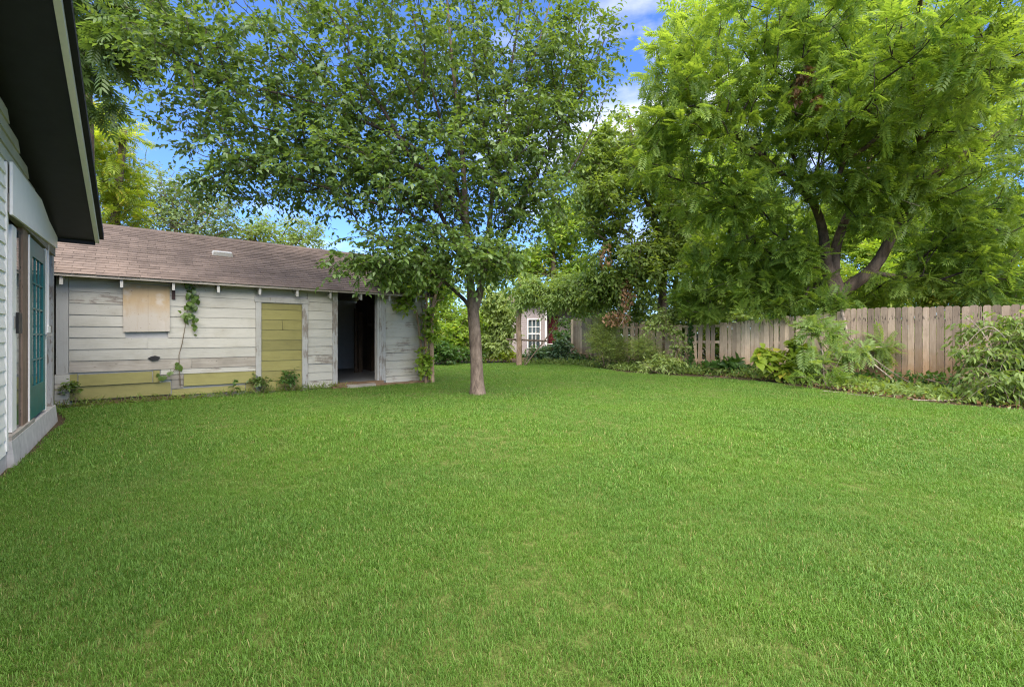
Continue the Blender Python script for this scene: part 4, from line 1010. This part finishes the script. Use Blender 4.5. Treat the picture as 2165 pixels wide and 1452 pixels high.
# ------------------------------------------------------------------ shrubs and plants
def shrub(name, label, base, blobs, leaf, tpl, size, seed, k=3, nl=5, tl=.3, stems=5, spread=.25, nparts=0, bark='twig', droop=.3, cat='shrub', r0=.004, kind='simple', group=None, seg=.25, up=.5):
    rng = np.random.default_rng(seed); base = np.array(base, float)
    c = np.mean([b[0] for b in blobs], 0)
    seeds = []
    for i in range(stems):
        a = 6.283 * i / stems + rng.uniform(-.4, .4); o = np.array((math.cos(a), math.sin(a), 0))
        e = base + (c - base) * up + o * spread * rng.uniform(.6, 1.4) * 1.6
        seeds.append(([base + o * spread * .15 - (0, 0, .03), base * .55 + e * .45 + o * .03, e], .012 + r0, .006))
    return tree(name, label, base, seeds, blobs, leaf, tpl, size, kind=kind, cat=cat, seed=seed, k=k, nl=nl, tl=tl, bark=bark, nparts=nparts, seg=seg, r0=r0, flare=0, droop=droop, rmax=.03, group=group)
def P2(px, py, Y, *r): return at(px, py, Y)
# green wall of climbers at the back, left of the post
shrub('climber_shrub', 'bright yellow green climber thicket right of the shed corner', (-2.6, 21.5, 0), [(at(945, 720, 21), (.9, .8, .9), 70), (at(985, 690, 21.5), (1.0, .8, .9), 70), (at(940, 650, 22), (1.0, .8, .8), 50)], LEAF['lime'], T4, .20, 61, nparts=60, tl=.4)
shrub('climber_shrub', 'pale leafy climber curtain between the lawn tree and the wooden post', (-.5, 22, 0), [(at(1045, 720, 21.8), (.8, .7, .9), 70), (at(1065, 670, 21.8), (.8, .7, 1.0), 70), (at(1035, 640, 22), (1.0, .8, .9), 60)], LEAF['pale'], T4, .21, 62, nparts=60, tl=.4, droop=.7)
shrub('leafy_bush', 'dark leafy bush low against the shed corner and climbers', (-3.3, 19.5, 0), [(at(935, 750, 19.5), (.8, .6, .5), 50), (at(980, 755, 20.5), (.8, .5, .4), 40)], LEAF['deep'], T4, .18, 63, tl=.3)
shrub('bean_bush', 'yellow green weedy bush at the back lawn edge by the wooden post', (.0, 21.6, 0), [(at(1060, 755, 21.5), (.8, .4, .3), 40), (at(1010, 758, 21.5), (.9, .4, .25), 40)], LEAF['yellowg'], T4, .16, 64, tl=.25)
shrub('blue_green_shrub', 'blue green leafy shrub in front of the neighbour house', (2.6, 20.9, 0), [(at(1150, 752, 20.9), (.9, .4, .35), 70), (at(1188, 738, 20.7), (.35, .3, .55), 40), (at(1212, 760, 20.3), (.35, .3, .2), 18)], LEAF['bluegreen'], T4, .19, 65, nparts=40, tl=.3)
# feathery vine draped from the wooden post
pb = gnd(1097, 772); post = thing('wooden_post', 'rustic brown wooden post standing at the back of the lawn', 'post', pb)
MB().tube([np.array(p) - pb for p in (pb - (0, 0, .05), at(1098, 730, pb[1]), at(1096, 690, pb[1]), at(1098, 640, pb[1]), at(1099, 590, pb[1]))], (.13, .12, .115, .115, .10), 10).build('pole', MAT['bark_tan'], post)
m = MB(); m.tube([at(1070, 717, pb[1] + .15) - pb, at(1155, 721, pb[1] + .15) - pb], .045, 6); m.build('crossbar', MAT['bark_dark'], post)
shrub('feathery_vine', 'feathery bright green vine draped over the post toward the fence', (pb[0] + .2, pb[1] - .15, 0), [(at(1120, 615, pb[1] - .3), (.9, .7, .5), 60), (at(1190, 625, pb[1] - .3), (1.2, .7, .5), 90), (at(1240, 635, pb[1] - .2), (.7, .6, .4), 30), (at(1215, 600, pb[1]), (1.0, .8, .4), 50)], LEAF['feather'], T4n, .22, 66, k=4, nl=7, tl=.55, droop=.6, stems=3)
# foliage over the right shed corner and its climbing stems
cbx = S0 + AX * (xE + .13) - BX * .16
shrub('corner_climber', 'climbing shrub with thick twin stems tied up the right shed corner', (cbx[0], cbx[1], 0), [(at(865, 590, 12.0), (.65, .4, .38), 55), (at(905, 560, 12.2), (.6, .5, .45), 45), (at(815, 585, 11.6), (.35, .25, .2), 16), (at(850, 640, 11.9), (.25, .15, .22), 9), (at(930, 610, 12.4), (.35, .4, .35), 22), (at(908, 690, 12.1), (.12, .1, .7), 16), (at(895, 770, 12.0), (.12, .08, .3), 8)], LEAF['lime'], T8b, .125, 67, stems=2, spread=.04, k=3, nl=5, tl=.25, nparts=120, bark='bark_tan', r0=.004, up=.85)
pc = thing('vine_trunk', 'thick brown vine trunk standing against the right shed corner', 'vine', (cbx[0], cbx[1], 0))
MB().tube([at(q, y, 12.1) - np.array((cbx[0], cbx[1], 0)) for q, y in ((914, 812), (913, 760), (912, 700), (914, 650), (925, 610), (945, 580))], (.065, .058, .06, .055, .04, .025), 9).build('stem', MAT['bark_tan'], pc)
MB().tube([at(q, y, 12.05) - np.array((cbx[0], cbx[1], 0)) for q, y in ((900, 812), (901, 760), (899, 700), (902, 640), (896, 590))], (.035, .034, .034, .03, .02), 8).build('stem', MAT['bark_tan'], pc)
MB().tube([at(q, y, 12.08) - np.array((cbx[0], cbx[1], 0)) for q, y in ((904, 812), (906, 740), (903, 690), (910, 640), (904, 600))], .018, 6).build('stem', MAT['bark'], pc)
# vine on the shed wall
vx = S0 - BX * .10 + AX * onS(408)
vine = thing('wall_vine', 'leafy green vine hanging on the shed wall beside the boarded window', 'vine', (vx[0], vx[1], 0))
rv = np.random.default_rng(71); vo = np.array((vx[0], vx[1], 0))
def wallpt(px, py, off=.06):
    s, z = onS(px, py); q = S0 + AX * s - BX * off; return np.array((q[0], q[1], z))
MB().tube([wallpt(*q) - vo for q in ((381, 815), (379, 780), (378, 750), (385, 725), (391, 690), (394, 665), (398, 640), (402, 615), (418, 596))], (.008, .008, .007, .007, .006, .006, .005, .005, .004), 5).build('stem', MAT['twig'], vine)
MB().tube([wallpt(*q) - vo for q in ((378, 775), (368, 782), (362, 790), (352, 797))], .004, 4).build('stem', MAT['twig'], vine)
P = []
for cxp, cyp, n, rx, ry in ((402, 616, 20, 10, 14), (404, 642, 20, 12, 12), (397, 668, 16, 14, 8), (410, 690, 7, 4, 10), (396, 600, 6, 8, 6), (412, 630, 6, 10, 8), (378, 770, 4, 8, 8), (338, 793, 4, 7, 6), (362, 782, 3, 6, 5)):
    for _ in range(n): P.append(wallpt(rv.normal(cxp, rx * .55), rv.normal(cyp, ry * .6), rv.uniform(.05, .16)))
P = np.array(P); n = len(P); out = np.array((-BX[0], -BX[1], 0))
dn = nrm(np.array((0, 0, -1.0)) + rv.normal(size=(n, 3)) * .45); nn = nrm(out + np.array((0, 0, .5)) + rv.normal(size=(n, 3)) * .35)
plant_parts(vine, T8b, P, frames(dn, nn), rv.uniform(.07, .13, n), LEAF['mid'], n)
nest = thing('dried_nest', 'tangle of dry brown roots and twigs under the shed eave above the vine', 'nest', tuple(wallpt(421, 601)))
m = MB(); rn = np.random.default_rng(72)
for i in range(46):
    a = rn.normal(size=3) * .05; b = a + rdir(rn, 1)[0] * .09; m.tube([a, (a + b) / 2 + rn.normal(size=3) * .02, b], .0035, 3)
m.build('twigs', MAT['deadwood'], nest, kind='stuff')
nest = thing('dried_roots', 'dry brown root strand hanging under the eave right of the vine', 'roots', tuple(wallpt(468, 600)))
m = MB()
for i in range(34):
    a = np.array((rn.normal() * .06 + .06, rn.normal() * .02, rn.normal() * .05)) if i < 20 else np.array((-.09 + rn.normal() * .012, 0, .03 - .018 * (i - 20))); b = a + nrm(rdir(rn, 1)[0] + (0, 0, -.8)) * .10; m.tube([a, (a + b) / 2 + rn.normal(size=3) * .015, b], .0035, 3)
m.build('twigs', MAT['deadwood'], nest, kind='stuff')
# weeds along the shed foot
def weed(label, p, h, leaf, seed, size=.09, tpl=T8, n=14, w=.16, name='weed'):
    p = np.array(p, float)
    return shrub(name, label, p, [(p + (0, 0, h * .6), (w, w, h * .45), n)], leaf, tpl, size, seed, k=2, nl=4, tl=.12, stems=3, spread=.08, r0=.002, cat='weed', seg=.12, up=.6)
def foot(px, off=.22): q = S0 + AX * onS(px) - BX * off; return (q[0], q[1], 0)
for i, (px, h, lb) in enumerate(((152, .42, 'tall spiky weed at the white shed corner post'), (212, .18, 'low weed under the middle of the olive boards'), (300, .30, 'leafy weed below the boarded window'), (345, .22, 'small weed at the end of the long olive board'), (425, .20, 'low weed under the right olive boards'), (484, .30, 'leafy weed just left of the boarded olive doorway'), (548, .42, 'weed growing at the left foot of the boarded olive doorway'), (607, .48, 'tall weed in front of the boarded olive doorway'), (625, .16, 'low weed at the right foot of the boarded doorway'))):
    weed(lb, foot(px, .17), h, LEAF['deep'] if i % 2 else LEAF['mid'], 80 + i, .09 if h > .25 else .07, n=max(6, int(h * 34)))
rngL = np.random.default_rng(90)
def litter(name, label, centers, leaf, tpl, size, n, hmax, seed, up=.9):
    rg = np.random.default_rng(seed); C = np.array(centers); i = rg.integers(0, len(C) - 1, n); t = rg.random(n)[:, None]
    P = C[i] * (1 - t) + C[i + 1] * t
    w = C[i, 3] if C.shape[1] > 3 else np.full(n, .3)
    P = np.column_stack([P[:, 0] + rg.normal(size=n) * w, P[:, 1] + rg.normal(size=n) * w, rg.random(n) ** 1.6 * hmax])
    d = nrm(rdir(rg, n) + np.array((0, 0, up * .35))); nm = nrm(np.array((0, -.3, 1)) + rg.normal(size=(n, 3)) * .5)
    V, T = stamp(tpl, P, frames(d, nm), size * rg.uniform(.5, 1.3, n)); return link(name, mesh_np(name, V, T), leaf, None, kind='stuff', label=label, category='ground cover')
sf = lambda s, off, w: (*(S0 + AX * s - BX * off), 0, w)
litter('undergrowth', 'low weeds and grass tufts along the foot of the shed', [sf(-.2, .2, .08), sf(1.5, .16, .06), sf(3.2, .14, .06), sf(5, .12, .05)], LEAF['olive'], TN, .16, 1500, .07, 91)
be = [(*gnd(x, y)[:2], 0, w) for x, y, w in ((1110, 768, .25), (1200, 770, .25), (1270, 774, .3), (1340, 782, .35), (1440, 787, .4), (1540, 791, .4), (1640, 798, .45), (1740, 808, .45), (1850, 826, .4), (2000, 842, .35), (2165, 852, .35))]
litter('undergrowth', 'mixed green ground cover along the fence bed', be, LEAF['olive'], T4, .11, 7000, .22, 92)
litter('undergrowth', 'lighter small leaved weeds at the lawn edge of the fence bed', be, LEAF['feather'], T4n, .12, 5000, .16, 93)
litter('undergrowth', 'brown dead leaves and bark strewn on the fence bed', be[5:], LEAF['dead'], T4, .09, 1800, .03, 94, up=0)
back = [(*(F0 + FD * s - FN * .35), 0, .25) for s in (0, 3, 6, 9, 12, 14)]
litter('undergrowth', 'dark leafy cover at the foot of the fence', back, LEAF['deep'], T4, .14, 3500, .35, 95)
def inbed(px, py): return gnd(px, py)
def bed(name, label, px, py, blobs, leaf, tpl, size, seed, **k):
    b = gnd(px, py); Y = b[1]
    return shrub(name, label, b, [(at(x, y, Y + dy), r_, n) for x, y, dy, r_, n in blobs], leaf, tpl, size, seed, cat=k.pop('cat', 'plant'), **k)
bed('feathery_weed', 'tall feathery pale green weed in front of the far fence panel', 1280, 778, [(1280, 735, 0, (.45, .3, .5), 44), (1290, 768, 0, (.6, .3, .25), 44), (1285, 695, .1, (.35, .25, .35), 24), (1262, 720, 0, (.3, .2, .4), 16), (1312, 745, 0, (.35, .3, .35), 22)], LEAF['pale'], TN, .20, 101, k=4, nl=8, tl=.46, droop=-.3, stems=7, r0=.003)
bed('feathery_weed', 'spreading fine leaved weed at the foot of the broken pickets', 1375, 783, [(1365, 745, 0, (.5, .3, .4), 44), (1390, 770, 0, (.6, .3, .22), 40)], LEAF['pale'], TN, .18, 102, k=4, nl=8, tl=.40, droop=-.3, stems=7, r0=.003)
bed('hanging_climber', 'light green climber spilling over the broken pickets', 1415, 786, [(1400, 668, .6, (.6, .3, .2), 20), (1420, 700, .3, (.3, .25, .3), 12), (1435, 735, .1, (.25, .2, .25), 9), (1385, 690, .5, (.3, .2, .25), 8)], LEAF['pale'], T4, .15, 103, k=2, nl=5, tl=.35, droop=.6, nparts=40)
bed('pale_weed', 'drooping pale weed mound by the ivy covered picket', 1400, 789, [(1400, 770, 0, (.6, .3, .25), 40), (1360, 778, 0, (.4, .3, .15), 20)], LEAF['pale'], T4n, .17, 104, k=3, nl=6, tl=.28, droop=.5)
iv = F0 + FD * onF(1464) - FN * .06
ivy = thing('ivy', 'dark green ivy column climbing one picket of the broken fence', 'ivy', (iv[0], iv[1], 0)); ri = np.random.default_rng(105); n = 170
zz = ri.uniform(.05, 1.75, n); Pi = np.column_stack([iv[0] + FD[0] * ri.normal(size=n) * .09 * (1.25 - zz / 2.5), iv[1] + FD[1] * ri.normal(size=n) * .09 * (1.25 - zz / 2.5), zz]) - np.column_stack([FN[0] * ri.uniform(.0, .12, n), FN[1] * ri.uniform(.0, .12, n), 0 * zz])
plant_parts(ivy, T8b, Pi, frames(nrm(np.array((0, 0, -1.)) + ri.normal(size=(n, 3)) * .5), nrm(np.array((-FN[0], -FN[1], .5)) + ri.normal(size=(n, 3)) * .3)), ri.uniform(.07, .12, n), LEAF['deep'], n)
MB().tube([(0, 0, 0), (.02, .0, .8), (0, .01, 1.7)], .012, 5).build('stem', MAT['twig'], ivy)
bed('hosta', 'dark strap leaved clump at the foot of the tan fence', 1548, 792, [(1545, 775, 0, (.35, .25, .18), 16), (1505, 780, 0, (.35, .25, .14), 14)], LEAF['deep'], T8, .30, 106, k=2, nl=3, tl=.1, nparts=60, droop=-.2)
bed('lime_seedling', 'low lime green compound leaved seedling on the lawn edge', 1520, 800, [(1520, 790, 0, (.45, .2, .12), 18), (1490, 795, 0, (.3, .2, .08), 10)], LEAF['lime'], T8, .14, 107, k=2, nl=5, tl=.2, nparts=80)
bed('lime_plant', 'bright lime plant with large soft lobed leaves before the fence', 1655, 806, [(1622, 760, 0, (.28, .2, .3), 9), (1680, 748, 0, (.22, .2, .32), 9), (1655, 785, 0, (.4, .25, .2), 14), (1705, 770, 0, (.25, .2, .2), 7)], LEAF['yellowg'], T8b, .24, 108, k=2, nl=4, tl=.2, nparts=160, stems=4)
bed('sapling', 'pinnate sapling arching over the bed in front of the fence', 1745, 815, [(1720, 690, .3, (.45, .3, .2), 12), (1755, 705, .3, (.4, .3, .2), 10), (1800, 745, 0, (.5, .3, .22), 14), (1720, 760, .2, (.5, .3, .3), 14), (1870, 730, .2, (.5, .25, .15), 10)], LEAF['feather'], FR, .46, 109, kind='pinnate', k=4, stems=4, nparts=150, up=.7, r0=.005, bark='deadwood')
bed('low_bush', 'dense green seedling patch under the arching sapling', 1770, 822, [(1760, 800, 0, (.6, .3, .2), 30), (1830, 808, 0, (.6, .3, .2), 30), (1700, 800, 0, (.4, .3, .2), 18)], LEAF['walnut'], FR, .26, 110, kind='pinnate', k=3, stems=6, r0=.002)
bed('low_bush', 'trailing broad leaved weeds on the bark strewn lawn edge', 1930, 840, [(1900, 828, 0, (.45, .25, .12), 16), (1980, 838, 0, (.5, .25, .12), 18), (1850, 830, 0, (.3, .2, .1), 8)], LEAF['feather'], T8, .15, 111, k=2, nl=5, tl=.2, nparts=90)
bed('leafy_heap', 'loose tangle of pale arching shoots at the right edge', 2140, 852, [(2110, 690, .8, (.5, .5, .25), 16), (2080, 760, .5, (.45, .4, .3), 14), (2160, 740, .3, (.5, .5, .4), 22), (2120, 820, -.1, (.5, .4, .2), 18), (2175, 820, -.2, (.4, .4, .3), 18), (2240, 750, 0, (.6, .6, .6), 24)], LEAF['olive'], TL, .14, 112, k=3, nl=6, tl=.5, stems=12, nparts=200, droop=.75, bark='deadwood', r0=.005)
bed('leafy_heap', 'dark green weeds inside the tangle at the right edge', 2150, 848, [(2130, 790, .3, (.5, .4, .4), 26), (2100, 835, .2, (.5, .3, .15), 18), (2190, 790, .2, (.5, .4, .4), 24)], LEAF['mid'], T4, .13, 113, k=3, nl=5, tl=.3, stems=7, r0=.004)
# dead wood: branches lying about and over the fence
def branch(name, label, pts, r0, r1, mat='deadwood', side=0, seed=1):
    o = np.array(pts[0]); t = thing(name, label, 'branch', tuple(o)); Q, u = spline(pts, .12); rg = np.random.default_rng(seed)
    MB().tube(Q - o, r0 + (r1 - r0) * u, 7).build('limb', MAT[mat], t)
    for i in range(side):
        j = rg.integers(len(Q) // 4, len(Q) - 1); d = nrm(nrm(Q[-1] - Q[0]) * .7 + rdir(rg, 1)[0]); ln = rg.uniform(.25, .6)
        MB().tube([Q[j] - o, Q[j] - o + d * ln * .5 + rg.normal(size=3) * .03, Q[j] - o + d * ln + (0, 0, -.05)], (r1 * .9, r1 * .6, r1 * .3), 5).build('side_twig', MAT[mat], t)
branch('dead_branch', 'long bare grey vine limb hanging over the fence by the sapling', A3((1775, 640, 12.9), (1785, 675, 12.3), (1795, 715, 11.8), (1830, 755, 11.4), (1885, 800, 10.9)), .045, .015, side=4, seed=1)
branch('dead_branch', 'thin bare stick leaning across the fence bed', A3((1800, 715, 11.7), (1850, 760, 11.3), (1900, 795, 10.9), (1930, 812, 10.6)), .016, .006, seed=2)
branch('dead_branch', 'curved brown log at the foot of the right shrub heap', A3((2030, 838, 8.9), (2080, 822, 9.0), (2125, 795, 9.2), (2190, 770, 9.3)), .05, .045, 'bark_tan', 2, 3)
branch('dead_branch', 'dark bare branch lying against the dog eared fence', A3((1960, 802, 10.4), (2000, 812, 10.1), (2060, 822, 9.8)), .022, .010, 'bark_dark', 3, 4)
branch('dead_branch', 'thin stick lying on the lawn edge bark', A3((1740, 826, 10.2), (1800, 833, 9.7), (1870, 842, 9.0)), .012, .006, side=3, seed=5)
branch('dead_branch', 'pale twig lying among the right trailing weeds', A3((1930, 845, 8.8), (2000, 846, 8.7), (2070, 838, 8.9)), .012, .006, side=4, seed=6)
branch('dead_branch', 'upright bare stick in the right shrub heap', A3((2085, 815, 8.9), (2095, 780, 8.9), (2125, 735, 9.0)), .011, .005, side=1, seed=7)
for q, (lb, pts) in enumerate((('tall bare stem leaning left out of the right tangle', ((2150, 850, 8.6), (2120, 780, 8.8), (2075, 700, 9.1), (2040, 668, 9.3))), ('bare arching stem crossing the right tangle', ((2165, 840, 8.5), (2140, 740, 8.7), (2090, 690, 8.9), (2030, 740, 9.0))), ('thin bare stem standing at the back of the right tangle', ((2120, 840, 9.0), (2130, 740, 9.2), (2138, 660, 9.4))))):
    branch('bare_stem', lb, A3(*pts), .013, .005, side=4, seed=20 + q)
branch('dead_branch', 'long pale hanging twig in front of the walnut limbs', A3((1820, 355, 12.2), (1850, 395, 12.1), (1900, 420, 12.0), (1945, 436, 12.0)), .014, .006, side=2, seed=8)
branch('dead_branch', 'long bare vine strand hanging beside the overgrown tree', A3((1360, 500, 16.8), (1345, 580, 16.8), (1335, 640, 16.8), (1310, 690, 16.9)), .014, .008, side=5, seed=9)
def clump(name, label, c, blobs, n, seed):
    t = thing(name, label, 'dead leaves', tuple(c)); rg = np.random.default_rng(seed)
    P = blob_pts(rg, blobs); k = len(P); d = nrm(np.array((0, 0, -1.)) + rg.normal(size=(k, 3)) * .6)
    plant_parts(t, T4, P, frames(d, rdir(rg, k)), rg.uniform(.10, .20, k), LEAF['dead'], 60, rest='leaves')
    MB().tube([np.array((0, 0, .5)), np.array((0.02, 0, 0)), np.array((-.1, 0, -.4))], .012, 5).build('twig', MAT['twig'], t)
c = at(1700, 170, 11.2); clump('dead_leaf_cluster', 'bunch of dead brown leaves hanging in the walnut crown', c, [(at(1708, 160, 11.2), (.28, .2, .3), 150), (at(1685, 200, 11.2), (.15, .15, .22), 70), (at(1727, 212, 11.2), (.1, .1, .22), 50)], 0, 121)
c = at(1310, 640, 17.0); clump('dead_vine_cluster', 'dry brown vine tangle hanging over the far fence panel', c, [(at(1325, 620, 16.8), (.3, .3, .7), 170), (at(1305, 672, 17.2), (.6, .3, .35), 170), (at(1280, 545, 16.8), (.25, .3, .7), 80)], 0, 122)
# understory behind the fence hides the horizon
for i, (px, Y, w, h, lf, lb) in enumerate(((1235, 23, 1.6, 2.0, 'deep', 'dark understory bush behind the far fence panel'), (1380, 20, 2.2, 2.5, 'olive', 'olive leafy bush behind the broken pickets'), (1510, 19, 2.1, 2.3, 'olive', 'olive bush behind the tan fence'), (1680, 17.5, 1.8, 1.9, 'deep', 'dark bush at the walnut trunk foot'), (1850, 17, 1.8, 1.7, 'walnut', 'fresh green bush behind the dog eared fence'), (2030, 16, 1.8, 1.7, 'walnut', 'bright bush behind the right end of the dog eared fence'), (2200, 14, 1.6, 2.0, 'deep', 'dark bush behind the right shrub heap'))):
    b = np.array(((px - CX) / F * Y, Y, 0)); shrub('understory_bush', lb, b, [(b + (0, 0, h * .62), (w, .9, h * .62), 130)], LEAF[lf], T2, .20, 130 + i, k=3, nl=5, tl=.4, group='bushes behind the fence')
for i, (px, Y, w, h, lf, lb) in enumerate(((700, 34, 4.5, 3.6, 'olive', 'far olive thicket hidden behind the shed'), (960, 33, 3.5, 3.2, 'lime', 'far lime thicket behind the lawn tree trunk'), (1100, 36, 4.5, 4.2, 'olive', 'far olive thicket behind the neighbour house'), (1290, 30, 3.5, 4.0, 'deep', 'far dark thicket behind the overgrown tree'), (1500, 30, 4.5, 4.4, 'olive', 'far olive thicket behind the walnut'), (1780, 28, 4.5, 4.4, 'walnut', 'far green thicket behind the dog eared fence'), (2080, 27, 4.5, 4.8, 'deep', 'far dark thicket at the right edge'))):
    b = np.array(((px - CX) / F * Y, Y, 0)); shrub('far_thicket', lb, b, [(b + (0, 0, h * .55), (w, 1.2, h * .55), 230)], LEAF[lf], T2, .30, 150 + i, k=3, nl=5, tl=.7, r0=.008, group='thickets far beyond the yard')
